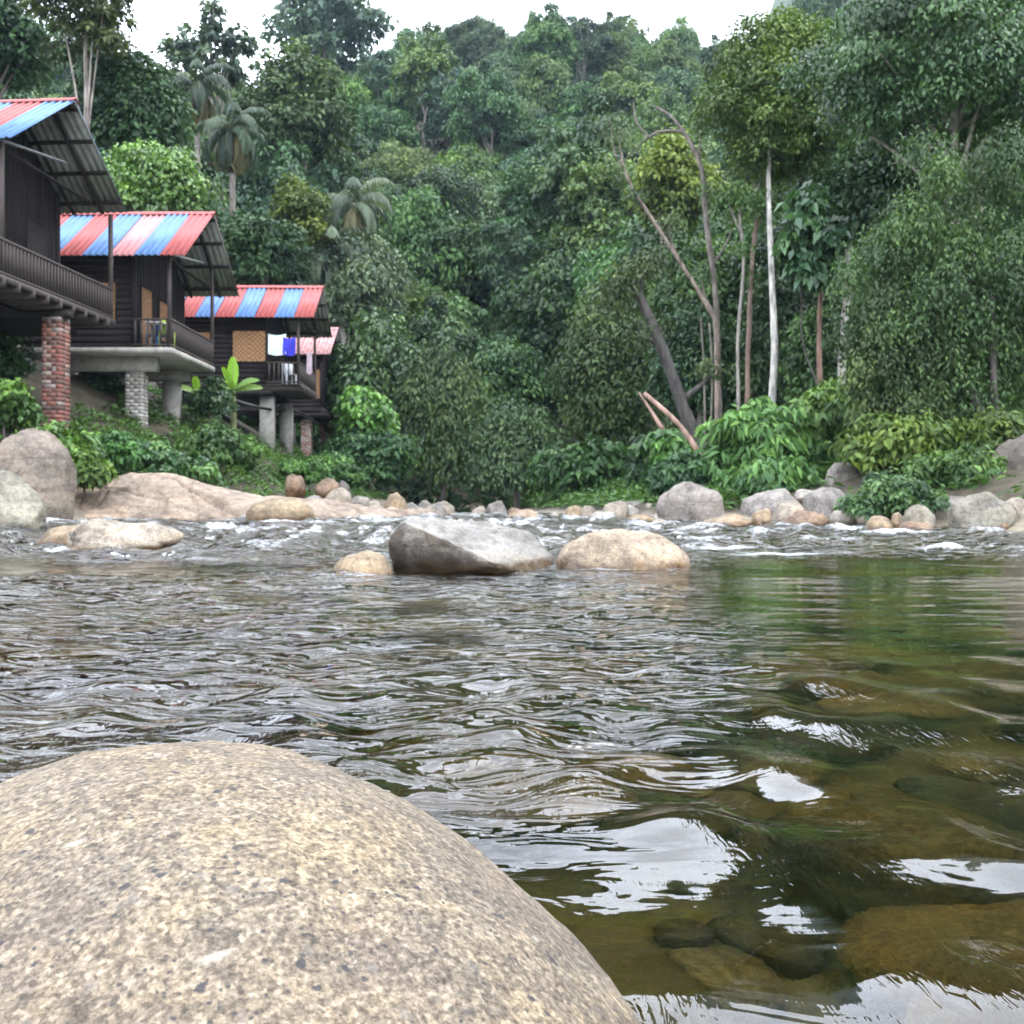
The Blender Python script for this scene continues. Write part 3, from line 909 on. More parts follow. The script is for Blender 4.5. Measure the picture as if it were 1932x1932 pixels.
# ------------------------------------------------------------------ huts
def boxes_mesh(name, lst, mats):
    """one mesh of axis-aligned boxes (x0,x1,y0,y1,z0,z1)"""
    V, Fc = [], []
    for (x0, x1, y0, y1, z0, z1) in lst:
        b = len(V)
        V += [(x0, y0, z0), (x1, y0, z0), (x1, y1, z0), (x0, y1, z0), (x0, y0, z1), (x1, y0, z1), (x1, y1, z1), (x0, y1, z1)]
        Fc += [(b, b + 3, b + 2, b + 1), (b + 4, b + 5, b + 6, b + 7), (b, b + 1, b + 5, b + 4), (b + 1, b + 2, b + 6, b + 5), (b + 2, b + 3, b + 7, b + 6), (b + 3, b, b + 4, b + 7)]
    return mesh_np(name, V, Fc, mats)

def box(name, x0, x1, y0, y1, z0, z1, mat, parent, color=None):
    cx, cy, cz = (x0 + x1) / 2, (y0 + y1) / 2, (z0 + z1) / 2
    me = boxes_mesh(name, [(x0 - cx, x1 - cx, y0 - cy, y1 - cy, z0 - cz, z1 - cz)], [mat])
    return link(name, me, parent, (cx, cy, cz), (0, 0, 0), color)

def bars(name, lst, mat, parent, r_=0.03, sides=4):
    return link(name, tubes(name, [(np.array([a, b]), r_) for a, b in lst], [mat], sides, False), parent)

def panel_mesh(wd, ln, mat):
    prof = [(0, 0)]
    nr = 4
    p = wd / nr
    for k in range(nr):
        x = k * p
        prof += [(x + p * 0.30, 0), (x + p * 0.42, 0.032), (x + p * 0.62, 0.032), (x + p * 0.74, 0)]
    prof += [(wd, 0)]
    V, Fc, mi = [], [], []
    n = len(prof)
    for s in (0, ln):
        for dz in (0, -0.008):
            V += [(-x, s, z + dz) for x, z in prof]
    for k in range(n - 1):
        Fc.append((k + 1, k, 2 * n + k, 2 * n + k + 1)); mi.append(0)
        Fc.append((n + k, n + k + 1, 3 * n + k + 1, 3 * n + k)); mi.append(1)
        Fc.append((k, k + 1, n + k + 1, n + k)); mi.append(0)
        Fc.append((2 * n + k + 1, 2 * n + k, 3 * n + k, 3 * n + k + 1)); mi.append(1)
    Fc.append((0, n, 3 * n, 2 * n)); mi.append(0)
    Fc.append((n - 1, 3 * n - 1, 4 * n - 1, 2 * n - 1)); mi.append(0)
    return mesh_np('roof_panel', V, Fc, [mat, M_ZINC], mi=mi)

def weave_mesh(wd, ht, pitch, diamond=True):
    """strips laid in nested chevrons, y = 0 plane facing -y"""
    V, Fc, tn = [], [], []
    nx_, nz_ = max(2, int(wd / pitch)), max(2, int(ht / pitch))
    dx, dz = wd / nx_, ht / nz_
    for i in range(nx_):
        for j in range(nz_):
            cx, cz = (i + 0.5) * dx - wd / 2, (j + 0.5) * dz
            q = (abs(cx) + abs(cz - ht * 0.5)) if diamond else (cx + cz)
            k = int(q / pitch) % 2
            yy = -0.006 - 0.008 * k
            b = len(V)
            g = 0.46
            V += [(cx - dx * g, yy, cz - dz * g), (cx + dx * g, yy, cz - dz * g), (cx + dx * g, yy, cz + dz * g), (cx - dx * g, yy, cz + dz * g)]
            V += [(cx - dx * .5, 0, cz - dz * .5), (cx + dx * .5, 0, cz - dz * .5), (cx + dx * .5, 0, cz + dz * .5), (cx - dx * .5, 0, cz + dz * .5)]
            Fc += [(b, b + 1, b + 2, b + 3)] + [(b + 4 + m, b + 4 + (m + 1) % 4, b + (m + 1) % 4, b + m) for m in range(4)]
            tn += [k] * 5
    m0 = M_WOV_L if True else None
    return mesh_np('woven_panel', V, Fc, [M_WOV_L, M_WOV_D], mi=tn)
M_WOV_L = simple('woven_bamboo_pale', (0.36, 0.20, 0.09), 0.7, 0, 20.0, 0.35)
M_WOV_D = simple('woven_bamboo_dark', (0.21, 0.105, 0.045), 0.7, 0, 20.0, 0.35)

PW = 0.65
def plank_col(b=1.0):
    k = random.uniform(0.75, 1.3) * b
    return (0.017 * k, 0.012 * k, 0.012 * k)

def hut(label, O, rz, D, He, Hr, deck, wallx, room, stripes, floor='wood', zfloor=-0.12, L=6.5, rail=True, detail=True, posts=True, xback=None):
    root = empty('riverside_hut', O, rz)
    tag(root, label, 'hut', 'stilt huts along the bank')
    a = math.atan2(Hr, D / 2)
    SLn = math.hypot(Hr, D / 2)
    def roofz(y):
        return He + Hr * (1 - abs(y - D / 2) / (D / 2))
    # roof frame
    roof = box('ridge_beam', -L, -0.05, D / 2 - 0.04, D / 2 + 0.04, He + Hr - 0.16, He + Hr - 0.06, M_DARK, root)
    roof.location = (0, 0, 0)
    roof.data.transform(__import__('mathutils').Matrix.Translation((-(L + 0.05) / 2, D / 2, He + Hr - 0.11)))
    for xr in (-0.55, wallx + 0.1, wallx - 1.8, wallx - 3.6):
        for s0, s1 in ((0.12, D / 2), (D - 0.12, D / 2)):
            bars('rafter', [((xr, s0, roofz(s0) - 0.13), (xr, s1, roofz(s1) - 0.13))], M_DARK, roof, 0.05)
    bars('tie_beam', [((-0.55, 0.55, He + 0.02), (-0.55, D - 0.55, He + 0.02))], M_DARK, roof, 0.05)
    pm = {}
    for k, s in enumerate((0.12, 0.4, 0.68, 0.95)):
        for sg in (0, 1):
            y = s * D / 2 if sg == 0 else D - s * D / 2
            me = pm.setdefault('p', boxes_mesh('purlin', [(-L, 0, -0.035, 0.035, -0.03, 0.03)], [M_DARK]))
            link('purlin', me, roof, (-0.03, y, roofz(y) - 0.055), (a if sg == 0 else -a, 0, 0))
    for k, mt in enumerate(stripes):
        me = pm.setdefault(mt.name, panel_mesh(PW - 0.004, SLn - 0.03, mt))
        link('roof_panel', me, roof, (-k * PW, random.uniform(-0.025, 0.02), He + 0.004 * (k % 2)), (a + random.uniform(-0.003, 0.003), 0, random.uniform(-0.006, 0.006)))
        link('roof_panel', me, roof, (-(k + 1) * PW, D, He), (a, 0, math.pi))
    cs, sn = math.cos(a), math.sin(a)
    cw = 0.17
    Lr = len(stripes) * PW
    V = []
    for x in (0.015, -Lr):
        for dz in (0.0, -0.012):
            V += [(x, D / 2 - cw * cs, He + Hr + 0.055 - cw * sn + dz), (x, D / 2, He + Hr + 0.065 + dz), (x, D / 2 + cw * cs, He + Hr + 0.055 - cw * sn + dz)]
    Fc = [(0, 6, 7, 1), (1, 7, 8, 2), (3, 4, 10, 9), (4, 5, 11, 10), (0, 1, 4, 3), (1, 2, 5, 4), (6, 9, 10, 7), (7, 10, 11, 8), (0, 3, 9, 6), (2, 8, 11, 5)]
    link('ridge_cap', mesh_np('ridge_cap', V, Fc, [M_RED if stripes[0] is not M_FADED else M_FADED]), roof)
    # steel brace
    if detail:
        bars('brace', [((-0.35, 0.25, roofz(0.25) - 0.12), (-0.5, D * 0.62, He + 0.55))], M_STEEL, root, 0.028)
    # walls
    y0, y1 = room
    xb = wallx - L + 1.0 if xback is None else xback
    def pent(x0, x1, ya, yb, ins=0.0):
        zs = [zfloor, zfloor, roofz(yb) - 0.17, roofz(D / 2) - 0.17, roofz(ya) - 0.17]
        ys = [ya, yb, yb, D / 2, ya]
        return [(x0, y, z) for y, z in zip(ys, zs)] + [(x1, y, z) for y, z in zip(ys, zs)]
    V = pent(xb, wallx - 0.03, y0 + 0.03, y1 - 0.03)
    bm_ = bpy.data.meshes.new('wall')
    bm_.from_pydata(V, [], [(4, 3, 2, 1, 0), (5, 6, 7, 8, 9), (0, 1, 6, 5), (1, 2, 7, 6), (2, 3, 8, 7), (3, 4, 9, 8), (4, 0, 5, 9)])
    bm_.materials.append(M_DARK)
    wall = link('wall', bm_, root)
    ph = 0.165
    zt = roofz(y0) - 0.2
    z = zfloor
    pl = boxes_mesh('plank', [(xb - wallx, 0, 0, 0.032, 0.004, ph - 0.006)], [M_PLANK])
    while z + ph < zt:
        link('plank', pl, wall, (wallx, y0 - 0.004 - random.uniform(0, 0.006), z), (0, 0, 0), plank_col())
        z += ph
    pw = 0.19
    y = y0
    while y < y1 - 0.02:
        yb = min(y + pw, y1)
        ym = (y + yb) / 2
        zt2 = min(roofz(y), roofz(yb)) - 0.2
        box('plank', wallx - 0.03, wallx + random.uniform(0.0, 0.008), y + 0.004, yb - 0.004, zfloor, zt2, M_PLANK, wall, plank_col(0.9))
        y += pw
    for yy in (y0, y1):
        box('corner_post', wallx - 0.06, wallx + 0.03, yy - 0.045, yy + 0.045, zfloor, roofz(yy) - 0.15, M_DARK, root)
    # floor / deck
    dx, dy0, dy1 = deck
    if floor == 'slab':
        V = []
        box('floor_slab', xb, dx, dy0, dy1, -0.14, 0.0, M_CONC, root)
        box('floor_beam', xb, wallx + 0.45, dy0 + 0.55, dy0 + 0.85, -0.52, -0.142, M_CONC, root)
        box('floor_beam', xb, wallx + 0.45, dy1 - 0.45, dy1 - 0.2, -0.45, -0.142, M_CONC, root)
    else:
        n = int((dx - wallx) / 0.2)
        for k in range(n + 1):
            x0 = wallx + k * (dx - wallx) / (n + 1)
            box('floor_board', x0 + 0.005, x0 + (dx - wallx) / (n + 1) - 0.005, dy0, dy1, -0.04, 0.0, M_RAIL, root)
        box('fascia_board', dx + 0.002, dx + 0.035, dy0, dy1, -0.11, 0.01, M_RAIL, root)
        box('floor_base', xb, wallx - 0.05, dy0, dy1, -0.16, -0.05, M_DARK, root)
        y = dy0 + 0.1
        while y < dy1:
            box('joist', xb, dx + 0.06, y, y + 0.07, -0.22, -0.043, M_RAIL if y < dy1 - 0.3 else M_DARK, root)
            y += 0.52
        for yb in (dy0 + 0.5, dy1 - 0.6):
            pass
        box('bearer', wallx - 2.0, wallx + 0.2, dy0 + 0.0, dy1, -0.36, -0.223, M_DARK, root)
    # railing
    if rail:
        hgt = 0.74
        fr_ = [(dx - 0.07, dx - 0.01, dy0, dy1, hgt - 0.05, hgt), (dx - 0.06, dx - 0.02, dy0, dy1, 0.05, 0.09),
               (wallx, dx - 0.07, dy0 + 0.01, dy0 + 0.06, hgt - 0.045, hgt - 0.005), (wallx, dx - 0.07, dy0 + 0.015, dy0 + 0.055, 0.05, 0.09)]
        rl = link('railing', boxes_mesh('railing', fr_, [M_RAIL]), root)
        bal = boxes_mesh('baluster', [(-0.02, 0.02, -0.02, 0.02, 0.0, hgt - 0.09 - 0.05)], [M_RAIL])
        y = dy0 + 0.12
        while y < dy1 - 0.05:
            link('baluster', bal, rl, (dx - 0.04, y, 0.09))
            y += 0.125
        x = wallx + 0.12
        while x < dx - 0.12:
            link('baluster', bal, rl, (x, dy0 + 0.035, 0.09))
            x += 0.16
    if posts:
        for yy in (max(dy0 + 0.04, 0.3), dy1 - 0.05):
            box('post', dx - 0.105, dx - 0.025, yy - 0.04, yy + 0.04, 0.0, roofz(yy) - 0.14, M_RAIL, root)
    return root

def woven(root, x0, x1, z0, z1, yf, diamond=True, facing='side', frame=True):
    """woven bamboo shutter on the side wall (y = yf plane) or front wall (x = yf plane)"""
    me = weave_mesh(x1 - x0, z1 - z0, 0.075 if diamond else 0.05, diamond)
    if facing == 'side':
        o = link('woven_panel', me, root, ((x0 + x1) / 2, yf, z0))
    else:
        o = link('woven_panel', me, root, (yf, (x0 + x1) / 2, z0), (0, 0, R(90)))
    t_ = 0.035
    wd, ht = x1 - x0, z1 - z0
    link('frame', boxes_mesh('frame', [(-wd / 2 - t_, -wd / 2, -0.03, 0.01, -t_, ht + t_), (wd / 2, wd / 2 + t_, -0.03, 0.01, -t_, ht + t_), (-wd / 2, wd / 2, -0.03, 0.01, ht, ht + t_), (-wd / 2, wd / 2, -0.03, 0.01, -t_, 0)], [M_DARK]), o)

def pillar(root, x, y, z0, z1, wd, dp, style):
    """x,y = centre in hut space; bricks are pieces of the pillar"""
    cols = {'red': [(0.20, 0.07, 0.05), (0.16, 0.065, 0.05), (0.25, 0.10, 0.075), (0.28, 0.17, 0.14), (0.13, 0.06, 0.045), (0.26, 0.20, 0.17), (0.10, 0.055, 0.045), (0.18, 0.075, 0.055)],
            'pale': [(0.36, 0.34, 0.31), (0.30, 0.28, 0.25), (0.40, 0.38, 0.35), (0.26, 0.235, 0.20)],
            'pink': [(0.33, 0.22, 0.18), (0.38, 0.33, 0.29), (0.27, 0.16, 0.12)], 'conc': None}[style]
    if cols is None:
        me = boxes_mesh('pillar', [(-wd / 2, wd / 2, -dp / 2, dp / 2, 0, z1 - z0)], [M_CONC])
        bm = bmesh.new(); bm.from_mesh(me)
        bmesh.ops.bevel(bm, geom=bm.edges[:], offset=0.025, segments=2, affect='EDGES')
        bm.to_mesh(me); bm.free()
        return link('pillar', me, root, (x, y, z0))
    i = 0.012
    p = link('pillar', boxes_mesh('pillar', [(-wd / 2 + i, wd / 2 - i, -dp / 2 + i, dp / 2 - i, 0, z1 - z0)], [M_MORTAR]), root, (x, y, z0))
    ch = 0.092
    z = 0.0
    k = 0
    full = boxes_mesh('brick', [(-wd / 4 + 0.006, wd / 4 - 0.006, -dp / 4 + 0.006, dp / 4 - 0.006, 0, ch - 0.011)], [M_BRICK])
    half = boxes_mesh('brick', [(-wd / 8 + 0.006, wd / 8 - 0.006, -dp / 4 + 0.006, dp / 4 - 0.006, 0, ch - 0.011)], [M_BRICK])
    while z + ch <= z1 - z0:
        lst = [(full, -wd / 4), (full, wd / 4)] if k % 2 == 0 else [(half, -3 * wd / 8), (full, 0), (half, 3 * wd / 8)]
        for me, bx in lst:
            for sy in (-1, 1):
                j = random.uniform(-0.005, 0.006)
                link('brick', me, p, (bx + j, sy * dp / 4 + j, z), (0, 0, random.uniform(-0.02, 0.02)), random.choice(cols))
        z += ch
        k += 1
    return p

Rd, Bl, Pk, Fd = M_RED, M_BLUE, M_PINK, M_FADED
h1 = hut('dark timber hut with blue-edged striped roof and brick pillar, by the big boulder', (-9.45, 18.9, 5.0), R(-4.4), 4.8, 2.55, 1.67, (-0.3, -0.45, 4.75), -1.35, (0.6, 4.15),
         [Bl, Rd, Bl, Rd, Bl, Rd, Bl, Rd, Bl, Rd])
box('doorway_shade_panel', -1.35, -1.325, 2.85, 3.65, 0.02, 1.85, M_DARK, h1)  # dark panel painted as the shade inside the open doorway
pillar(h1, -0.52, 2.55, -2.9, -0.37, 0.42, 0.42, 'red')
pillar(h1, -3.2, 2.55, -1.9, -0.37, 0.42, 0.42, 'red')
box('bearer', -3.6, -0.2, 2.4, 2.7, -0.37, -0.225, M_DARK, h1)

h2 = hut('dark timber hut on a concrete slab with one faded pink roof panel', (-8.15, 25.0, 4.63), R(-0.5), 4.85, 2.24, 1.75, (-0.45, 0.3, 3.9), -1.5, (0.6, 4.3),
         [Rd, Bl, Pk, Bl, Rd, Bl, Rd, Bl, Rd, Bl], floor='slab', zfloor=0.0, xback=-4.3)
woven(h2, -2.35, -1.98, 0.75, 1.7, 0.6 - 0.012, False)
woven(h2, 1.0, 1.75, 0.02, 1.7, -1.5 + 0.012, False, 'front')
woven(h2, 2.3, 3.0, 0.55, 1.6, -1.5 + 0.012, False, 'front')
pillar(h2, -1.6, 1.0, -2.45, -0.53, 0.46, 0.40, 'pale')
pillar(h2, -1.55, 3.5, -2.45, -0.46, 0.44, 0.40, 'conc')
pillar(h2, -4.0, 1.0, -1.6, -0.53, 0.46, 0.40, 'pale')

h3 = hut('dark timber hut with diamond-woven window panel and towels on its railing', (-6.53, 33.0, 4.70), R(1.2), 3.9, 2.15, 1.42, (-0.5, 0.3, 3.5), -1.65, (0.6, 3.4),
         [Rd, Bl, Rd, Bl, Rd, Bl, Rd, Bl, Rd, Bl])
woven(h3, -2.80, -1.70, 0.78, 1.8, 0.6 - 0.012, True)
woven(h3, -4.0, -3.55, 0.5, 1.75, 0.6 - 0.012, False)
woven(h3, -4.75, -4.2, 0.85, 1.8, 0.6 - 0.012, False)
pillar(h3, -1.7, 0.85, -2.55, -0.37, 0.46, 0.4, 'conc')
pillar(h3, -1.5, 3.0, -2.55, -0.37, 0.42, 0.4, 'conc')

h4 = hut('last hut downriver with peeling red roof and twin brick pillars', (-7.44, 41.0, 4.72), 0.0, 3.9, 2.15, 1.40, (-0.42, 0.3, 3.5), -0.45, (0.5, 3.4),
         [Fd, Fd, Fd, Fd, Fd, Fd, Fd], rail=False, detail=False, posts=False, L=4.5)
woven(h4, -0.78, -0.5, 0.4, 1.6, 0.5 - 0.012, False)
pillar(h4, -1.15, 0.9, -2.0, -0.37, 0.42, 0.4, 'pink')
pillar(h4, -0.7, 2.6, -2.0, -0.37, 0.4, 0.4, 'red')

# laundry on the third hut
def towel(u0, u1, v0, v1, y, colr, label, seed):
    a, b = P(u0, v0, y), P(u1, v1, y)
    n, m = 18, 18
    s, t_ = np.meshgrid(np.linspace(0, 1, n), np.linspace(0, 1, m))
    x = (s - 0.5) * (b[0] - a[0])
    z = -t_ * (a[2] - b[2]) - 0.05 * np.sin(s * np.pi)
    yy = 0.035 * np.sin(s * 14 + seed + t_ * 2) * t_ + 0.02 * np.sin(s * 5 + t_ * 6)
    V = np.stack([x.ravel(), yy.ravel(), z.ravel()], 1)
    V = np.concatenate([V, V + np.array([0, 0.008, 0])])
    idx = np.arange(n * m).reshape(m, n)
    q = np.stack([idx[:-1, :-1], idx[:-1, 1:], idx[1:, 1:], idx[1:, :-1]], -1).reshape(-1, 4)
    q = np.concatenate([q, q[:, ::-1] + n * m])
    o = link('towel', mesh_np('towel', V, q, [M_CLOTH], None, True), None, ((a[0] + b[0]) / 2, y, a[2]), (0, 0, 0), colr)
    tag(o, label, 'towel')
towel(506, 540, 630, 668, 33.25, (0.62, 0.72, 0.72), 'pale grey-white towel hung beside the blue towel', 1)
towel(534, 558, 636, 669, 33.22, (0.035, 0.035, 0.42), 'deep blue towel hung on the third hut veranda', 2)
towel(579, 589, 664, 704, 34.6, (0.62, 0.5, 0.55), 'narrow white and pink cloth hung from the veranda edge', 3)
a_, b_ = P(503, 629, 33.26), P(592, 637, 33.26)
tag(link('clothes_line', tubes('clothes_line', [(spline([a_, (a_ + b_) / 2 - np.array([0, 0, 0.04]), b_], 8), 0.006)], [M_PIPE], 5)), 'thin line carrying the towels across the third hut veranda', 'line')

def chair(loc, rz, colr, label):
    r_ = empty('plastic_chair', loc, rz)
    tag(r_, label, 'chair')
    box('seat', -0.2, 0.2, -0.2, 0.2, 0.40, 0.43, M_PLASTIC, r_, colr)
    box('backrest', -0.2, 0.2, 0.17, 0.2, 0.43, 0.82, M_PLASTIC, r_, colr)
    lg = boxes_mesh('leg', [(-0.025, 0.025, -0.025, 0.025, 0, 0.40)], [M_PLASTIC])
    for sx in (-0.17, 0.17):
        for sy in (-0.17, 0.17):
            link('leg', lg, r_, (sx, sy, 0), (0, 0, 0), colr)
chair((-8.86, 25.75, 4.63), 0.3, (0.30, 0.42, 0.02), 'yellow-green plastic chair behind the railing of the slab hut')
chair((-9.25, 26.1, 4.63), -0.4, (0.03, 0.10, 0.30), 'blue plastic chair beside the yellow-green chair')
chair((-7.6, 34.2, 4.70), 0.6, (0.6, 0.62, 0.65), 'white plastic chair on the third hut veranda')
tb = empty('small_table', (-9.12, 25.7, 4.63))
tag(tb, 'small white-topped table on the slab hut veranda', 'table')
box('table_top', -0.22, 0.22, -0.2, 0.2, 0.66, 0.69, M_PLASTIC, tb, (0.6, 0.6, 0.6))
for sx in (-0.18, 0.18):
    for sy in (-0.16, 0.16):
        box('leg', sx - 0.015, sx + 0.015, sy - 0.015, sy + 0.015, 0, 0.66, M_STEEL, tb)
pp = spline([P(300, 722, 32.4), P(352, 734, 32.3), P(430, 752, 32.2), P(500, 771, 33.0), P(560, 776, 38.0), P(600, 800, 41.0)], 24)
tag(link('water_pipe', tubes('water_pipe', [(pp, 0.055)], [M_PIPE], 8)), 'black water pipe slung beneath the huts', 'pipe')

# ------------------------------------------------------------------ vegetation
def leaf_arrays(p, axis, nrm, L, W, bend=0.2):
    n = len(p)
    L = np.broadcast_to(L, (n,))[:, None]
    W = np.broadcast_to(W, (n,))[:, None]
    axis = unit(axis)
    side = unit(np.cross(axis, nrm))
    nn = np.cross(side, axis)
    up = np.array([0, 0, 1.0])
    base = p
    mid = p + axis * L * 0.45
    tip = p + axis * L - up * L * bend
    V = np.stack([base, mid + side * W * 0.5 + nn * W * 0.12, tip, mid - side * W * 0.5 + nn * W * 0.12], 1)
    return V.reshape(-1, 3)

def leaves_mesh(name, p, axis, nrm, L, W, tone, mat, bend=0.2):
    V = leaf_arrays(p, axis, nrm, L, W, bend)
    Fc = np.arange(len(V)).reshape(-1, 4)
    return mesh_np(name, V, Fc, [mat], {'tone': np.repeat(np.clip(tone, 0, 1), 4)})

def rdir(r_, n, zmin=-1.0):
    z = r_.uniform(zmin, 1, n)
    t_ = r_.uniform(0, 2 * np.pi, n)
    s = np.sqrt(1 - z * z)
    return np.stack([s * np.cos(t_), s * np.sin(t_), z], 1)

def crown_mesh(lobes, n, L, W, seed, mat=None, droop=0.35, per=9, spread=0.22, zst=1.0, zmin=-0.45, up=0.55, name='crown', inner=0.12):
    r_ = np.random.default_rng(seed)
    c = np.array([l[0] for l in lobes], float)
    r = np.array([l[1] for l in lobes], float)
    wgt = (r.mean(1)) ** 2
    K = max(4, n // per)
    li = r_.choice(len(c), K, p=wgt / wgt.sum())
    d = rdir(r_, K, zmin)
    rad = r_.uniform(0.78, 1.05, K)
    ins = r_.random(K) < inner
    rad[ins] = r_.uniform(0.3, 0.8, ins.sum())
    cp = c[li] + r[li] * d * rad[:, None]
    lt = r_.uniform(0.2, 0.8, len(c))
    ct = np.clip(lt[li] + r_.normal(0, 0.16, K), 0, 1)
    ki = np.repeat(np.arange(K), per)
    m = len(ki)
    rm = r[li].mean(1)[ki]
    p = cp[ki] + r_.normal(size=(m, 3)) * (spread * rm)[:, None] * np.array([1, 1, 0.7 * zst])
    dd = d[ki]
    nrm = unit(dd * 0.8 + np.array([0, 0, up]) + r_.normal(size=(m, 3)) * 0.5)
    ax = r_.normal(size=(m, 3))
    ax = ax - (ax * nrm).sum(1, keepdims=True) * nrm
    ax = unit(ax) + dd * 0.35 - np.array([0, 0, droop])
    sz = r_.uniform(0.65, 1.25, m)
    return leaves_mesh(name, p, ax, nrm, L * sz, W * sz, ct[ki] + r_.normal(0, 0.12, m), mat or M_LEAF)

def lobes_for(rad, n, seed, lobe=0.42, zmin=-0.25, gap=0.62):
    r_ = np.random.default_rng(seed)
    rad = np.asarray(rad, float)
    d = rdir(r_, n, zmin)
    # spread lobes apart a little
    for _ in range(12):
        v = d[:, None] - d[None]
        q = (v ** 2).sum(-1) + np.eye(n) * 10
        d = unit(d + 0.04 * (v / q[..., None]).sum(1) / n * 6)
        d[:, 2] = np.maximum(d[:, 2], zmin)
        d = unit(d)
    out = []
    for k in range(n):
        f = gap * r_.uniform(0.72, 1.22)
        lr = lobe * r_.uniform(0.6, 1.35)
        out.append((d[k] * rad * f, rad * lr * np.array([1, 1, r_.uniform(0.6, 0.85)])))
    out.append((np.array([0, 0, -0.05]) * rad, rad * 0.55))
    return out

def limb_list(base, top, r0, lobes, off, seed, nl=9, wob=0.03):
    """trunk from base to top and limbs to lobe centres (all in the tree's own space)"""
    r_ = np.random.default_rng(seed)
    base, top = np.asarray(base, float), np.asarray(top, float)
    ln = np.linalg.norm(top - base)
    pts = [base + (top - base) * t_ + r_.normal(size=3) * ln * wob * np.array([1, 1, 0.2]) * (0 < t_ < 1) for t_ in (0, 0.25, 0.5, 0.75, 1.0)]
    tr = spline(pts, 12)
    out = [(tr, np.linspace(r0, r0 * 0.35, 12))]
    out[0][1][0] *= 1.35
    pick = r_.permutation(len(lobes))[:nl]
    for k in pick:
        q = np.asarray(lobes[k][0]) + off
        i = int(r_.integers(6, 12))
        s = tr[i]
        if q[2] < s[2]:
            s = tr[6]
            i = 6
        md = (s + q) / 2 + np.array([0, 0, 0.08 * ln]) * r_.uniform(0.2, 1)
        out.append((spline([s, md, q + (q - md) * 0.25], 6), np.linspace(out[0][1][i] * 0.6, r0 * 0.07, 6)))
    return out

BARK_G, BARK_P, BARK_D, BARK_R, BARK_W = (0.16, 0.14, 0.12), (0.34, 0.31, 0.27), (0.06, 0.052, 0.046), (0.19, 0.115, 0.085), (0.46, 0.44, 0.40)

CROWNS = []
def tree(label, u0, u1, v0, v1, y, colr, seed, n=8000, L=0.3, W=0.16, lobes=22, depth=0.9, base=None, bark=BARK_G, r0=0.16, mat=None, droop=0.35, lobe=0.42, gap=0.62, zmin=-0.45,
         zst=1.0, spread=0.22, up=0.55, name='tree', cat='tree', group=None, nl=7, inner=0.12, lzmin=-0.65, wob=0.03, per=9):
    """a tree whose crown fills the given picture box at distance y and whose trunk stands on the ground below"""
    CROWNS.append((y, (u0 + u1) / 2, (v0 + v1) / 2, (u1 - u0) / 2, (v1 - v0) / 2))
    c = P((u0 + u1) / 2, (v0 + v1) / 2, y)
    rad = np.array([(u1 - u0) / 2 / F * y, (u1 - u0) / 2 / F * y * depth, (v1 - v0) / 2 / F * y])
    bx, by = (base if base is not None else (c[0], y))
    bz = gz(bx, by) - 0.15
    root = empty(name, (bx, by, bz))
    tag(root, label, cat, group)
    off = c - np.array([bx, by, bz])
    lb = lobes_for(rad, lobes, seed, lobe, lzmin, gap)
    lb2 = [(q + off, r) for q, r in lb]
    cm = crown_mesh(lb2, n, L, W, seed + 1, mat, droop, per, spread, zst, zmin, up, inner=inner)
    link('crown', cm, root, (0, 0, 0), (0, 0, 0), colr)
    top = off + np.array([0, 0, rad[2] * 0.45])
    link('trunk', tubes('trunk', limb_list((0, 0, 0), top, r0, lb, off, seed + 2, nl, wob), [M_BARK], 8), root, (0, 0, 0), (0, 0, 0), bark)
    return root

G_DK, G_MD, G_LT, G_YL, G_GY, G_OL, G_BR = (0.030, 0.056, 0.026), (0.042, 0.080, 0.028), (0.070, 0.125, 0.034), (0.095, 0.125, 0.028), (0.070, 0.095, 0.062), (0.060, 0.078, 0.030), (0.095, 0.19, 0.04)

# -- landmark trees, left side
tree('tall dark tree behind the first hut at the valley edge', -130, 95, -60, 200, 40, G_DK, 301, 13500, 0.245, 0.144, 26, bark=BARK_G, r0=0.22)
tree('open-crowned tree with a pale forked trunk above the first roof', 70, 250, -70, 120, 36, (0.05, 0.062, 0.03), 302, 6300, 0.216, 0.122, 26, bark=(0.24, 0.21, 0.18), r0=0.13, lobe=0.26, gap=0.84, base=(P(150, 0, 36)[0], 36.0), nl=3, inner=0.05)
tree('dense dark tree mass left of the palms', 150, 345, 75, 345, 38, G_DK, 303, 16500, 0.245, 0.144, 30, depth=0.7)
tree('bright round-leaved tree behind the pink-panel roof', 192, 395, 240, 470, 33, (0.085, 0.15, 0.035), 304, 14000, 0.15, 0.125, 26, mat=M_GLOSS, droop=0.9, depth=0.7)
tree('airy open tree silhouetted on the sky above the palms', 322, 475, 36, 165, 68, (0.06, 0.08, 0.06), 305, 2600, 0.5, 0.32, 22, lobe=0.26, gap=0.85, nl=14, r0=0.22, inner=0.04)
tree('tall tree with a bare grey stem below its drooping crown', 458, 655, 85, 350, 62, (0.048, 0.072, 0.03), 306, 13500, 0.360, 0.216, 26, r0=0.3, bark=BARK_G, lobe=0.36, gap=0.72, base=(P(566, 0, 62)[0], 62.0))
tree('giant emergent tree standing against the sky beyond the grey-stem tree', 520, 715, -25, 150, 120, (0.06, 0.085, 0.062), 307, 5200, 0.85, 0.52, 26, lobe=0.3, gap=0.8, r0=0.5, nl=14, inner=0.05)
tree('yellowish layered tree behind the third hut roof', 498, 625, 345, 520, 48, (0.085, 0.10, 0.025), 308, 7500, 0.230, 0.144, 22, lobe=0.36, gap=0.72)
tree('dark rounded tree between the second and third roofs', 415, 570, 395, 575, 43, G_DK, 309, 10500, 0.245, 0.144, 22)
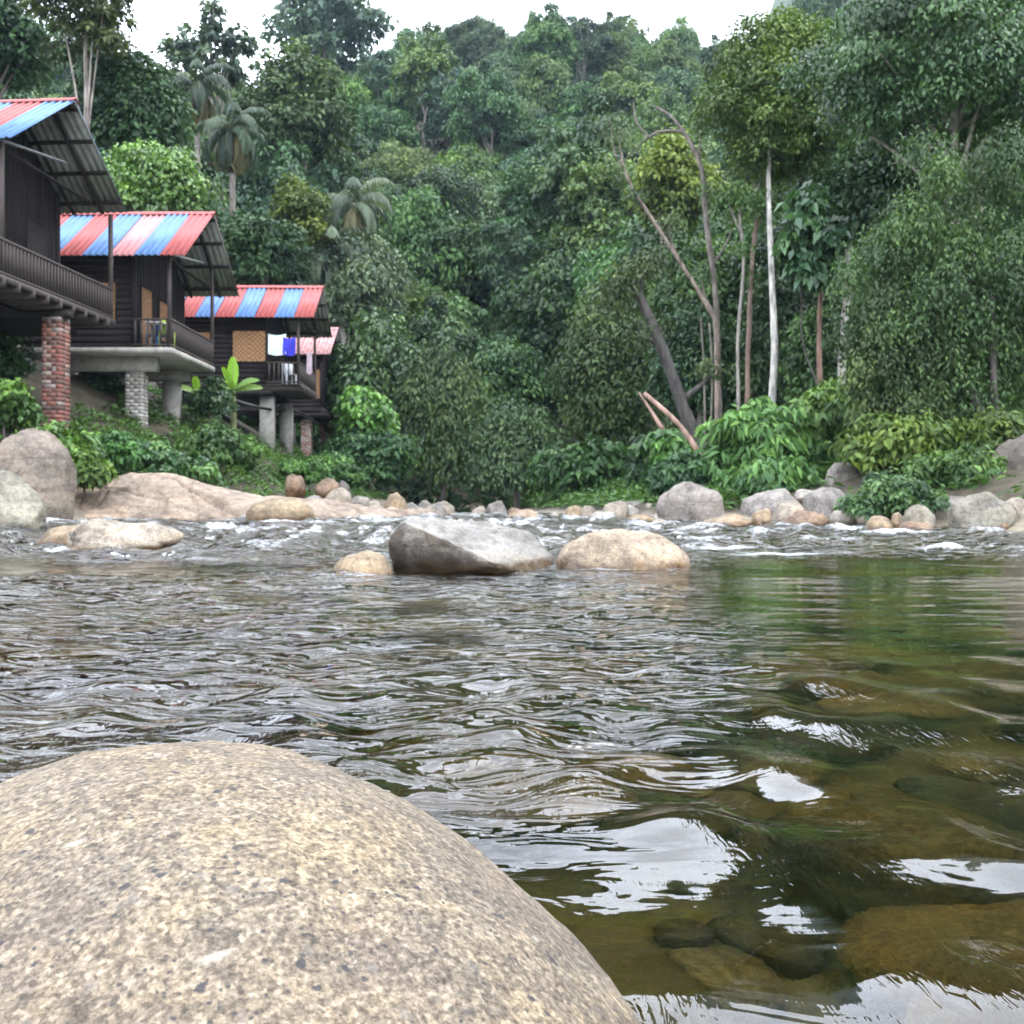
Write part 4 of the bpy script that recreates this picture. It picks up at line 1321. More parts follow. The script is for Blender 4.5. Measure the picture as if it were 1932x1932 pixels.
tree('grey-green tree with a white stem behind the last hut', 565, 775, 430, 680, 49, G_GY, 310, 15000, 0.259, 0.130, 28, bark=BARK_W, r0=0.2, lobe=0.36, gap=0.7, droop=0.8, base=(P(662, 0, 47)[0], 47.0))
tree('dark leafy riverside tree beside the last hut', 612, 790, 600, 935, 43.5, (0.045, 0.08, 0.035), 311, 17000, 0.26, 0.15, 34, mat=M_GLOSS, droop=0.6, depth=0.8)
tree('small bright lime-green tree below the last hut', 640, 745, 728, 850, 36, (0.09, 0.165, 0.038), 312, 5200, 0.24, 0.14, 18, mat=M_GLOSS, lobe=0.36, gap=0.72, droop=0.9, r0=0.07)
tree('leafy dark bush around the lime-green tree', 600, 790, 800, 940, 35, (0.045, 0.08, 0.034), 313, 9000, 0.2, 0.11, 26, droop=0.7, depth=0.6, name='bush', cat='bush', r0=0.04)
# -- centre
tree('olive drooping tree hanging over the channel mouth', 738, 925, 640, 965, 43, (0.058, 0.078, 0.03), 321, 20000, 0.24, 0.1, 32, droop=1.2, zst=2.2, depth=0.8)
tree('soft grey-green bush tree over the far boulders', 880, 1075, 752, 958, 41, (0.055, 0.085, 0.042), 322, 14000, 0.2, 0.1, 28, droop=0.9, zst=1.6, depth=0.8)
tree('broad olive tree left of the leaning black trunk', 1050, 1262, 528, 900, 41, (0.062, 0.082, 0.03), 323, 22000, 0.22, 0.1, 36, droop=0.9, zst=1.5, depth=0.8)
tree('low green bush on the dark earth bank', 1010, 1215, 830, 952, 36, G_MD, 324, 7000, 0.28, 0.16, 22, droop=0.7, depth=0.7, name='bush', cat='bush')
tree('dim shrub beside the fallen pink trunk', 1180, 1330, 800, 945, 29, G_DK, 325, 5000, 0.24, 0.14, 20, droop=0.7, depth=0.7, name='bush', cat='bush')
tree('dark green tree rising behind the olive drooping tree', 800, 940, 555, 720, 54, G_MD, 326, 6000, 0.4, 0.22, 22, droop=0.6)
tree('pale tree with reddish forked limbs on the lower slope', 755, 1000, 330, 640, 78, (0.075, 0.105, 0.058), 327, 18000, 0.360, 0.202, 32, bark=(0.30, 0.19, 0.14), r0=0.32, lobe=0.33, gap=0.78, nl=16, inner=0.05)
tree('bright green tree on the lower slope right of centre', 985, 1230, 395, 640, 62, (0.075, 0.145, 0.045), 328, 16500, 0.360, 0.216, 30, mat=M_GLOSS)
tree('green undertree in front of the dark forest gap', 960, 1080, 600, 770, 56, G_MD, 329, 5000, 0.4, 0.2, 20, droop=0.7)
# -- right side
tree('tall yellow-green tree on a white stem, right of the bare trunks', 1335, 1600, 15, 420, 31, (0.078, 0.112, 0.030), 341, 38400, 0.145, 0.076, 44, bark=BARK_W, r0=0.13, base=(P(1440, 0, 29)[0], 29.0), lobe=0.3, gap=0.75, depth=0.8, wob=0.008, nl=0)
tree('yellow-tipped bushy tree left of the white stem', 1190, 1345, 240, 470, 46, (0.095, 0.12, 0.03), 342, 11000, 0.26, 0.14, 24)
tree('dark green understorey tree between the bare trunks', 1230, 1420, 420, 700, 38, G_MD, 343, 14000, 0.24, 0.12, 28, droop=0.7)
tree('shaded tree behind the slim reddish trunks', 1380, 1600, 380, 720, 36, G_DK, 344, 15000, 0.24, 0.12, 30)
tree('broad-leaved canopy tree leaning in at the upper right', 1530, 2050, -70, 330, 23, (0.050, 0.085, 0.036), 345, 45900, 0.113, 0.070, 46, mat=M_GLOSS, bark=BARK_P, r0=0.16, lobe=0.28, gap=0.78, droop=1.0, depth=0.7, base=(P(1885, 0, 24)[0], 24.0), nl=18, up=0.35)
tree('vine-draped bushy tree overhanging the right bank', 1585, 2010, 275, 850, 18.8, (0.046, 0.072, 0.028), 346, 46000, 0.095, 0.045, 56, droop=1.1, zst=2.4, depth=0.6, lobe=0.22, gap=0.82, base=(P(1886, 0, 17.4)[0], 17.4), bark=BARK_D, r0=0.1, lzmin=-0.85)
tree('big-leaved dark sapling left of the vine-draped tree', 1478, 1585, 325, 590, 25, (0.038, 0.075, 0.038), 347, 3300, 0.315, 0.180, 16, mat=M_GLOSS, droop=0.9, bark=BARK_D, r0=0.03, nl=3, lobe=0.36, gap=0.72, base=(P(1546, 0, 25)[0], 25.0))
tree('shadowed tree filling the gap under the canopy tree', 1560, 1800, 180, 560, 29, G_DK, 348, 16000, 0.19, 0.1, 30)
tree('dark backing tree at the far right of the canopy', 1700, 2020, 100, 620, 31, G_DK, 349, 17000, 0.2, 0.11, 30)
tree('drooping lance-leaved thicket behind the right boulders', 1318, 1560, 735, 965, 20.5, (0.085, 0.14, 0.045), 350, 8000, 0.26, 0.085, 26, droop=0.95, depth=0.6, name='bush', cat='bush', bark=G_OL, r0=0.04, lobe=0.34, gap=0.7)
tree('taller lance-leaved thicket below the vine-draped tree', 1480, 1680, 700, 905, 20.8, (0.075, 0.13, 0.042), 351, 7000, 0.25, 0.085, 24, droop=0.95, depth=0.6, name='bush', cat='bush', bark=G_OL, r0=0.04, lobe=0.34, gap=0.7)
tree('yellow-green bush above the perched mossy boulder', 1590, 1812, 772, 905, 17.6, (0.085, 0.115, 0.026), 352, 6500, 0.16, 0.07, 24, droop=0.8, depth=0.6, name='bush', cat='bush', r0=0.03)
tree('dark feathery shrub growing among the right bank boulders', 1600, 1782, 893, 985, 15.3, (0.05, 0.088, 0.04), 353, 5200, 0.11, 0.05, 24, droop=0.5, depth=0.7, name='bush', cat='bush', r0=0.02, lobe=0.32, gap=0.72)
tree('grassy bush around the slender tree foot', 1780, 1990, 775, 870, 17.6, (0.075, 0.105, 0.03), 354, 3600, 0.15, 0.06, 20, droop=0.6, depth=0.6, name='bush', cat='bush', r0=0.02)
tree('leafy sapling beside the fallen pink trunk', 1222, 1300, 800, 880, 24, (0.085, 0.16, 0.045), 355, 1400, 0.26, 0.13, 14, mat=M_GLOSS, droop=0.9, name='bush', cat='bush', r0=0.03, lobe=0.36, gap=0.75)

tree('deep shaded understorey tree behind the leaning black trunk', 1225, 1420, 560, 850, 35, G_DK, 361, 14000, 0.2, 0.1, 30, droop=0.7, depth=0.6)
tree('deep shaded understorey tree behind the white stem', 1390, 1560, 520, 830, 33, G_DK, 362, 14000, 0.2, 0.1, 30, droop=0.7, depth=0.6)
tree('mid-green understorey tree behind the reddish stem', 1470, 1660, 560, 820, 28, G_MD, 363, 14000, 0.16, 0.08, 28, droop=0.8, depth=0.6)
tree('hanging creeper skirt below the vine-draped tree', 1590, 1800, 560, 860, 18.2, (0.044, 0.068, 0.027), 364, 20000, 0.09, 0.042, 34, droop=1.2, zst=2.6, depth=0.5, lobe=0.3, gap=0.74, r0=0.05, bark=BARK_D, name='bush', cat='bush')
tree('creeper-hung thicket on the far side of the slender dark trunk', 1790, 2050, 480, 850, 20.2, G_MD, 365, 17000, 0.1, 0.05, 34, droop=1.1, zst=2.2, depth=0.5, lobe=0.3, gap=0.74)
tree('grassy bush behind the grey slab boulder', 1700, 1900, 842, 945, 16.6, (0.06, 0.092, 0.028), 366, 4200, 0.13, 0.055, 22, droop=0.7, depth=0.6, name='bush', cat='bush', r0=0.02)
tree('leafy bush behind the broad pale grey boulder', 1390, 1560, 860, 960, 18.6, (0.06, 0.11, 0.04), 367, 3200, 0.22, 0.075, 20, droop=0.9, depth=0.5, name='bush', cat='bush', r0=0.02)
tree('dark bush behind the largest round boulder', 1225, 1380, 850, 955, 20.5, G_DK, 368, 3800, 0.2, 0.1, 20, droop=0.8, depth=0.5, name='bush', cat='bush', r0=0.02)
# -- bare and leaning trunks on the right
def bare(label, pts, y, r0, r1, colr, extra=(), name='bare_trunk', ylist=None, tufts=(), tl=0.16, tcol=None):
    pp_ = [P(u, v, (ylist[k] if ylist else y)) for k, (u, v) in enumerate(pts)]
    b = pp_[0].copy()
    b[2] = gz(b[0], b[1]) - 0.2
    if pp_[0][2] - b[2] > 0.15:
        pp_ = [b] + pp_
    root = empty(name, b)
    tag(root, label, 'trunk')
    n = 18
    link('trunk', tubes('trunk', [(spline([q - b for q in pp_], n), np.linspace(r0, r1, n))], [M_BARK], 9), root, (0, 0, 0), (0, 0, 0), colr)
    for e in extra:
        link('branch', tubes('branch', [(spline([P(u, v, y) - b for u, v in e], 10), np.linspace(r1 * 1.1, r1 * 0.25, 10))], [M_BARK], 6), root, (0, 0, 0), (0, 0, 0), colr)
    if tufts:
        lb = [(P(u, v, y) - b, np.array([r_, r_, r_ * 0.8]) / F * y) for u, v, r_ in tufts]
        link('foliage', crown_mesh(lb, int(sum(t_[2] for t_ in tufts) * 9), tl, tl * 0.5, 900 + len(label), None, 0.8, 7, 0.4, 1.3, -0.9, inner=0.4, name='foliage'), root, (0, 0, 0), (0, 0, 0), tcol or G_MD)
    return root
bare('thick blackish trunk leaning left over the thicket', [(1318, 850), (1300, 800), (1270, 715), (1238, 630), (1205, 555), (1195, 530)], 27, 0.24, 0.09, (0.062, 0.055, 0.05), [[(1250, 655), (1225, 640), (1195, 650)], [(1285, 755), (1330, 720), (1350, 690)], [(1205, 550), (1215, 520), (1245, 500)]], tufts=[(1190, 520, 34), (1225, 500, 30), (1160, 545, 34), (1205, 640, 24), (1340, 695, 22), (1245, 610, 18)], tcol=(0.06, 0.08, 0.03))
bare('slim fallen pinkish trunk propped above the largest boulder', [(1326, 885), (1312, 845), (1275, 795), (1215, 742)], 22, 0.075, 0.05, (0.34, 0.22, 0.17), [[(1250, 810), (1225, 770), (1205, 740)]])
bare('crooked bare tree with a dead branching crown', [(1358, 800), (1354, 700), (1350, 560), (1332, 420), (1325, 330), (1312, 290), (1290, 250), (1262, 218)], 32, 0.12, 0.05, (0.17, 0.145, 0.125),
     [[(1290, 250), (1240, 250), (1200, 280), (1165, 320)], [(1262, 218), (1240, 205), (1215, 200)], [(1325, 330), (1318, 290), (1330, 230)], [(1225, 262), (1200, 230), (1195, 190)], [(1345, 500), (1375, 450), (1385, 400)], [(1352, 600), (1330, 560), (1322, 520)]], tufts=[(1200, 270, 22), (1215, 205, 20), (1330, 240, 26), (1255, 230, 16), (1385, 400, 28), (1322, 515, 24), (1165, 325, 18), (1340, 360, 20)], tl=0.13, tcol=(0.055, 0.085, 0.04))
bare('long pole-like trunk leaning left from the crooked tree', [(1352, 640), (1335, 580), (1280, 490), (1225, 405), (1190, 350), (1172, 300)], 31, 0.085, 0.035, (0.21, 0.165, 0.135), [[(1190, 350), (1160, 290), (1150, 220)], [(1176, 305), (1168, 270), (1172, 240)], [(1280, 490), (1262, 440), (1268, 410)]], tufts=[(1152, 235, 26), (1172, 260, 22), (1160, 320, 22), (1268, 415, 22), (1200, 370, 16)], tl=0.13, tcol=(0.06, 0.085, 0.045))
bare('slim pale trunk left of the reddish trunk', [(1394, 800), (1392, 640), (1402, 500), (1392, 380)], 30, 0.06, 0.04, (0.28, 0.25, 0.22), [[(1398, 440), (1380, 400), (1372, 370)]], tufts=[(1392, 385, 34), (1372, 372, 26), (1404, 470, 16)])
bare('slim reddish trunk beside the white stem', [(1410, 800), (1412, 640), (1420, 480), (1430, 390)], 31, 0.09, 0.06, (0.22, 0.15, 0.12), [[(1424, 440), (1445, 400), (1455, 380)]], tufts=[(1430, 390, 34), (1455, 385, 26), (1418, 520, 16)])
bare('thin dark sapling stem among the bare trunks', [(1330, 790), (1328, 700), (1322, 600)], 33, 0.05, 0.03, (0.16, 0.14, 0.12))
bare('thin grey sapling stem among the bare trunks', [(1342, 795), (1344, 700), (1338, 610)], 33.5, 0.05, 0.03, (0.23, 0.21, 0.18))
bare('reddish stem under the big-leaved sapling', [(1548, 760), (1545, 640), (1550, 520)], 26, 0.075, 0.06, BARK_R)
bare('pale blotched trunk behind the vine-draped tree', [(1590, 760), (1588, 680), (1598, 560), (1600, 440)], 25, 0.11, 0.09, (0.36, 0.33, 0.30))
bare('pale twin-limbed trunk rising through the canopy tree', [(1838, 480), (1850, 320), (1858, 200), (1890, 80), (1905, -20)], 24, 0.12, 0.08, (0.24, 0.2, 0.17), [[(1868, 300), (1890, 200), (1905, 120)], [(1850, 300), (1780, 260), (1700, 190)], [(1850, 330), (1760, 300), (1680, 310)]])
bare('slender dark trunk standing by the bedrock face', [(1888, 862), (1880, 800), (1874, 720), (1872, 560)], 18.0, 0.09, 0.05, BARK_D)

# -- palms
def palm(label, u, vtop, vbot, y, seed, nf=16, fl=3.2, colr=(0.06, 0.085, 0.05), old=True, bark=BARK_G):
    r_ = np.random.default_rng(seed)
    top = P(u, vtop, y)
    bz = gz(top[0], y) - 0.1
    root = empty('palm_tree', (top[0], y, bz))
    tag(root, label, 'palm tree')
    H = top[2] - bz
    link('trunk', tubes('trunk', [(spline([(0.3, 0, 0), (0.1, 0, H * 0.5), (0, 0, H)], 12), np.linspace(0.19, 0.12, 12))], [M_BARK], 9), root, (0, 0, 0), (0, 0, 0), bark)
    for k in range(nf):
        el = 1.3 - 2.5 * (k / nf)
        az = k * 2.4 + r_.uniform(-0.3, 0.3)
        t_ = np.linspace(0, 1, 26)
        droop = 2.1 + 0.3 * (k / nf)
        ang = el - droop * t_ ** 1.3
        seg = fl / 25
        xs = np.cumsum(np.cos(ang)) * seg
        zs = np.cumsum(np.sin(ang)) * seg
        rach = np.stack([xs, np.zeros(26), zs], 1)
        tan = np.stack([np.cos(ang), np.zeros(26), np.sin(ang)], 1)
        p, ax, nr, LL = [], [], [], []
        for s in (-1, 1):
            for j in range(2, 26):
                for q in (0, 0.5):
                    p.append(rach[j] - tan[j] * seg * q)
                    ax.append(np.array([0, s * 1.0, -0.55 - 0.7 * r_.random()]) + tan[j] * 0.7)
                    nr.append(np.array([-tan[j][2], 0, tan[j][0]]) + r_.normal(size=3) * 0.3)
                    LL.append(0.62 * fl / 3 * math.sin(np.pi * (0.12 + 0.86 * j / 26)) + 0.08)
        V = leaf_arrays(np.array(p), np.array(ax), np.array(nr), np.array(LL), 0.075, 0.35)
        Fc = np.arange(len(V)).reshape(-1, 4)
        tn = np.full(len(V), np.clip(0.5 + r_.normal(0, 0.15), 0, 1))
        me = mesh_np('frond', V, Fc, [M_LEAF], {'tone': tn})
        f = link('frond', me, root, (0, 0, H), (0, 0, az), colr if (k < nf * 0.72 or not old) else (0.17, 0.13, 0.07))
        link('rachis', tubes('rachis', [(rach[::5], np.linspace(0.035, 0.008, len(rach[::5])))], [M_BARK], 5), f, (0, 0, 0), (0, 0, 0), (0.16, 0.17, 0.09))
palm('palm with drooping brown skirt in front of the dense forest', 438, 245, 440, 46, 1, 22, 2.3, (0.045, 0.065, 0.045))
palm('taller shaggy palm behind the skirted palm', 372, 165, 400, 50, 2, 22, 2.5, (0.036, 0.052, 0.034))
palm('pale dusty palm rising behind the third hut', 668, 385, 560, 50, 3, 20, 2.7, (0.09, 0.105, 0.075), True, BARK_W)
palm('half-hidden pale palm left of the dusty palm', 622, 470, 560, 49, 4, 14, 2.8, (0.11, 0.13, 0.085), True)

# -- banana plant below the third hut
def banana(label, u, v, y, leaves, name='banana_plant', colr=(0.16, 0.25, 0.045)):
    b = P(u, v, y)
    zg = gz(b[0], y) - 0.1
    root = empty(name, (b[0], y, zg))
    tag(root, label, 'plant')
    st = b[2] - zg
    link('stem', tubes('stem', [(spline([(0, 0, 0), (0.02, 0, st * 0.5), (0, 0, st + 0.15)], 8), np.linspace(0.11, 0.06, 8))], [M_BARK], 9), root, (0, 0, 0), (0, 0, 0), (0.16, 0.17, 0.07))
    for (az, el, ln, wd, dr, leaf_tone, roll) in leaves:  # each leaf has its own tone, palest on the upright ones
        t_ = np.linspace(0, 1, 12)
        ang = el - dr * t_ ** 1.5
        xs, zs = np.cumsum(np.cos(ang)) * ln / 12, np.cumsum(np.sin(ang)) * ln / 12
        wv = wd * np.sin(np.pi * np.clip(t_ * 0.9 + 0.06, 0, 1)) ** 0.7
        V = []
        for i in range(12):
            for s in (-1, -0.5, 0, 0.5, 1):
                V.append((xs[i] - abs(s) * 0.02, s * wv[i] / 2 + 0.01 * math.sin(i * 2.3 + s * 4), zs[i] + abs(s) * wv[i] * 0.14 + 0.012 * math.sin(i * 3.1 + 2 * s)))
        idx = np.arange(60).reshape(12, 5)
        q = np.stack([idx[:-1, :-1], idx[:-1, 1:], idx[1:, 1:], idx[1:, :-1]], -1).reshape(-1, 4)
        lf = link('leaf', mesh_np('leaf', V, q, [M_GLOSS], {'tone': np.full(60, leaf_tone)}, True), root, (0, 0, st), (roll, 0, az), colr)
        link('midrib', tubes('midrib', [(np.stack([xs, 0 * xs, zs], 1)[::3], np.linspace(0.02, 0.006, 4))], [M_BARK], 5), lf, (0, 0, 0), (0, 0, 0), (0.25, 0.28, 0.1))
banana('banana plant with upright lime leaves below the third hut', 440, 738, 31.0, [(-1.4, 1.5, 1.05, 0.34, 0.2, 0.9, 0), (-2.3, 1.25, 0.8, 0.34, 0.2, 0.95, 0.2), (-0.2, 0.6, 1.1, 0.34, 0.6, 0.45, 0.8), (-0.1, 0.3, 1.0, 0.3, 0.5, 0.35, 0.9), (3.3, 0.35, 0.9, 0.3, 0.8, 0.5, -0.8), (-1.6, 0.6, 0.8, 0.28, 0.9, 0.5, 0)])
banana('smaller banana clump beside the concrete pillar', 372, 745, 30.0, [(-0.2, 0.45, 0.8, 0.3, 0.8, 0.5, 0.8), (3.2, 0.7, 0.7, 0.28, 0.9, 0.6, -0.7), (-1.2, 0.4, 0.7, 0.28, 0.9, 0.4, 0), (-1.5, 1.25, 0.6, 0.24, 0.4, 0.7, 0)])

# -- bank shrubs (each a thing) and ground cover (stuff)
BS = 'shrubs on the bank under the huts'
for k, (u0, u1, v0, v1, y, cl, lab) in enumerate([
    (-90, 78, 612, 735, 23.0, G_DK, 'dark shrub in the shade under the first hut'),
    (125, 245, 700, 800, 27.0, G_DK, 'added dark shrub in place of the dark wall under the slab hut'),  # added to fill the dark wall area, no shrub grows there
    (-60, 75, 715, 815, 19.8, G_LT, 'leafy shrub left of the red brick pillar'),
    (40, 190, 796, 890, 19.4, G_LT, 'spreading shrub in front of the red brick pillar'),
    (140, 260, 806, 900, 20.5, (0.06, 0.12, 0.04), 'dark-leaved shrub between the brick and block pillars'),
    (110, 210, 855, 925, 18.6, G_YL, 'yellowish shrub above the triangular slab'),
    (215, 330, 826, 910, 21.5, (0.065, 0.12, 0.045), 'shrub at the foot of the pale block pillar'),
    (352, 470, 800, 895, 24.5, G_MD, 'bushy shrub between the plastered pillar and the banana plant'),
    (410, 494, 812, 905, 26.5, G_LT, 'bushy shrub left of the third hut pillar'),
    (300, 420, 850, 930, 21.5, (0.05, 0.10, 0.035), 'broad dark fern shrub hanging over the bedrock hump'),
    (520, 620, 868, 920, 28.0, G_LT, 'grassy shrub under the third hut'),
    (560, 660, 850, 918, 31.0, (0.075, 0.13, 0.04), 'grassy shrub under the last hut'),
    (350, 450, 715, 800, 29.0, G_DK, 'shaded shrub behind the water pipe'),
    (600, 690, 870, 930, 30.0, G_MD, 'small shrub above the dark purple-grey boulder')]):
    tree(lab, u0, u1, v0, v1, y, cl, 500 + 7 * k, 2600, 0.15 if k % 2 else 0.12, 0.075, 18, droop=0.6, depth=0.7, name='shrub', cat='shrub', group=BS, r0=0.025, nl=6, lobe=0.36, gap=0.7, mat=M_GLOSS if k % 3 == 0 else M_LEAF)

def cover(name, label, pts, L, W, colr, per, hgt, seed, cat='undergrowth', upr=0.8):
    """ground cover: tufts of leaves standing on the terrain"""
    r_ = np.random.default_rng(seed)
    x, y = pts
    ok = np.ones(len(x), bool)
    for (rx, ry, rw) in ROCKS:                                # nothing grows on or just in front of the boulders
        ok &= ~((np.abs(x - rx) < rw * 1.05) & (y > ry - rw - 1.0) & (y < ry + rw * 0.8))
    x, y = x[ok], y[ok]
    z = ground(x, y)
    ki = np.repeat(np.arange(len(x)), per)
    m = len(ki)
    hh = hgt * np.clip(0.45 + noise2(x / 1.1, y / 1.1, seed), 0.12, 1.2)
    p = np.stack([x[ki] + r_.normal(0, L * 0.6, m), y[ki] + r_.normal(0, L * 0.6, m), z[ki] + hh[ki] * r_.uniform(0.0, 1, m)], 1)
    ax = r_.normal(size=(m, 3)) * np.array([1, 1, 0.5]) + np.array([0, 0, upr * 0.5])
    nr = r_.normal(size=(m, 3)) * 0.6 + np.array([0, 0, 1.0])
    tn = np.clip(0.5 + 0.4 * noise2(x / 0.8, y / 0.8, seed + 1)[ki] + r_.normal(0, 0.15, m), 0, 1)
    sz = r_.uniform(0.6, 1.3, m)
    me = leaves_mesh(name, p, ax, nr, L * sz, W * sz, tn, M_LEAF)
    return tag(link(name, me, None, (0, 0, 0), (0, 0, 0), colr), label, cat, kind='stuff')

r_ = np.random.default_rng(77)
y = r_.uniform(13, 46, 9500)
d = 1.9 + r_.random(9500) ** 0.8 * 8.5
keep = (noise2(d / 2.0, y / 2.0, 41) > -0.42) & ~((d < 3.0) & (y < 20)) & ~((XL(y) - d < -10.3) & (y > 22.5) & (y < 31)) & ~((XL(y) - d < -8.6) & (y > 32.5) & (y < 45))
cover('bank_undergrowth', 'green undergrowth covering the slope beneath the huts', ((XL(y) - d)[keep], y[keep]), 0.14, 0.06, (0.07, 0.115, 0.034), 7, 0.36, 61)
y = r_.uniform(12, 46, 11000)
d = 0.7 + r_.random(11000) ** 0.9 * 9
cover('riverside_undergrowth', 'green undergrowth on the right bank behind the boulders', ((XR(y) + d), y), 0.2, 0.08, (0.065, 0.105, 0.032), 6, 0.5, 62)
y = r_.uniform(44, 175, 9000)
x = r_.uniform(-0.62, 0.62, 9000) * y
cover('hillside_undergrowth', 'dark undergrowth between the hillside trees', (x, y), 0.9, 0.5, G_DK, 5, 2.6, 63)

# -- hillside forest: one of each kind, then copies
KINDS = []
def proto(key, H, rad, n, L, W, lob, col, bark, seed, **kw):
    rad = np.array(rad, float)
    lb = lobes_for(rad, lob, seed, kw.get('lobe', 0.34), kw.get('lz', -0.6), kw.get('gap', 0.72))
    off = np.array([0, 0, H - rad[2] * 0.9])
    lb2 = [(q + off, r) for q, r in lb]
    cm = crown_mesh(lb2, n, L, W, seed, kw.get('mat'), kw.get('droop', 0.4), 9, kw.get('spread', 0.2), kw.get('zst', 1.0), -0.45, inner=kw.get('inner', 0.1))
    tm = tubes('trunk', limb_list((0, 0, -1.5), off + np.array([0, 0, rad[2] * 0.5]), kw.get('r0', 0.25), lb, off, seed + 3, kw.get('nl', 5)), [M_BARK], 7)
    KINDS.append(dict(key=key, crown=cm, trunk=tm, col=col, bark=bark, H=H, r=rad[0], rz=rad[2]))
proto('round', 11, (5.0, 5.0, 4.2), 14000, 0.46, 0.26, 34, (0.046, 0.080, 0.034), BARK_G, 601)
proto('round', 10, (4.4, 4.4, 4.0), 13000, 0.45, 0.26, 30, (0.056, 0.090, 0.034), BARK_G, 602)
proto('tall', 17, (4.2, 4.2, 5.2), 12000, 0.45, 0.26, 28, (0.050, 0.078, 0.040), BARK_G, 603, lobe=0.3, gap=0.8, nl=6)
proto('spire', 14, (3.4, 3.4, 6.0), 12500, 0.45, 0.22, 32, (0.040, 0.072, 0.034), BARK_G, 604, droop=0.9)
proto('feather', 12, (5.6, 5.6, 3.2), 14000, 0.4, 0.17, 36, (0.085, 0.115, 0.066), BARK_G, 605, lobe=0.32, gap=0.75)
proto('drape', 9, (3.6, 3.6, 4.6), 12500, 0.42, 0.19, 28, (0.052, 0.084, 0.032), BARK_G, 606, droop=1.2, zst=2.0)
proto('airy', 18, (4.4, 4.4, 4.6), 6500, 0.5, 0.3, 26, (0.055, 0.080, 0.050), BARK_G, 607, lobe=0.25, gap=0.86, nl=10, inner=0.04)
WORD = {'round': 'round-crowned', 'tall': 'long-stemmed', 'spire': 'tapering', 'feather': 'feathery', 'drape': 'creeper-draped', 'airy': 'airy-crowned'}
MARKS = [(40, 'the first hut'), (130, 'the forked pale trunk'), (245, 'the round-leaved tree'), (372, 'the shaggy palm'), (440, 'the skirted palm'), (560, 'the grey-stem tree'), (640, 'the dusty palm'), (700, 'the last hut tree'), (830, 'the drooping olive tree'), (890, 'the red-limbed tree'), (975, 'the far boulders'), (1050, 'the mid-channel bar'), (1110, 'the bright slope tree'), (1165, 'the broad olive tree'), (1230, 'the leaning black trunk'), (1290, 'the yellow-tipped tree'), (1350, 'the crooked bare tree'), (1450, 'the white stem'), (1540, 'the big-leaved sapling'), (1650, 'the perched mossy boulder'), (1780, 'the vine-draped tree'), (1900, 'the canopy tree')]
PLAN = []
def place(*a):
    PLAN.append(a)

def plant(k, x, y, s, rz, tint, zone, grp):
    K = KINDS[k]
    root = empty('forest_tree', (x, y, gz(x, y)), rz)
    root.scale = (s, s, s * random.uniform(0.9, 1.15))
    sh = 'bluish' if tint[2] > 1.25 else ('yellowish' if tint[0] > 1.2 else ('dark' if tint[1] < 0.85 else ('fresh green' if tint[1] > 1.25 else 'mid-green')))
    u = UC + x / y * F
    near = min(MARKS, key=lambda m_: abs(m_[0] - u))[1]
    sz = 'small ' if s < 0.55 else ('large ' if s > 0.8 else '')
    tag(root, '%s%s %s tree %s, behind %s' % (sz, sh, WORD[K['key']], zone, near), 'tree', grp)
    link('crown', K['crown'], root, (0, 0, 0), (0, 0, 0), [c * t_ for c, t_ in zip(K['col'], tint)])
    link('trunk', K['trunk'], root, (0, 0, 0), (0, 0, 0), K['bark'])
TINT = [(1, 1, 1), (0.8, 0.8, 0.8), (1.3, 1.15, 0.9), (1.05, 1.1, 1.35), (1.5, 1.4, 1.0), (0.9, 1.0, 0.95), (1.15, 1.3, 1.0)]
SKY = ([-200, 220, 255, 330, 460, 530, 640, 720, 800, 900, 960, 1040, 1120, 1200, 1240, 1300, 1345, 1400, 1480, 1560, 2200],
       [-100, -40, 120, 140, 165, 110, 95, 95, 65, 45, 65, 35, 25, 45, 90, 45, 65, 125, 115, -50, -120])
def fit_sky(k, x, y, s):
    """crowns keep to the skyline of the photographed ridge"""
    u = UC + x / y * F
    lim = float(np.interp(u, *SKY)) + rr.uniform(-12, 30)
    hmax = CH + (HV - lim) / F * y - gz(x, y)
    return min(s, hmax / (KINDS[k]['H'] * 1.02))
rr = random.Random(21)
cnt = 0
y = 50.0
while y < 178:
    q_ = (y - 50) / 120.0
    sp = 4.9 + 2.6 * q_
    x = -0.60 * y
    while x < 0.60 * y:
        px, py = x + rr.uniform(-0.35, 0.35) * sp, y + rr.uniform(-0.35, 0.35) * sp
        k = rr.choices(range(7), [4, 4, 2.5, 2.5, 2.2, 2.5, 1 if y < 135 else 4])[0]
        s = rr.uniform(0.46, 0.78) + 0.26 * q_
        zone = 'on the lower hillside' if y < 85 else ('halfway up the hillside' if y < 130 else 'along the hilltop')
        u = UC + px / py * F
        s = fit_sky(k, px, py, s)
        if s < 0.3:
            x += sp
            continue
        if not (-160 < u < 2090):
            x += sp
            continue
        place(k, px, py, s, rr.uniform(0, 6.28), rr.choice(TINT), zone, 'forest trees on the facing hillside')
        cnt += 1
        x += sp
    y += sp * 0.92
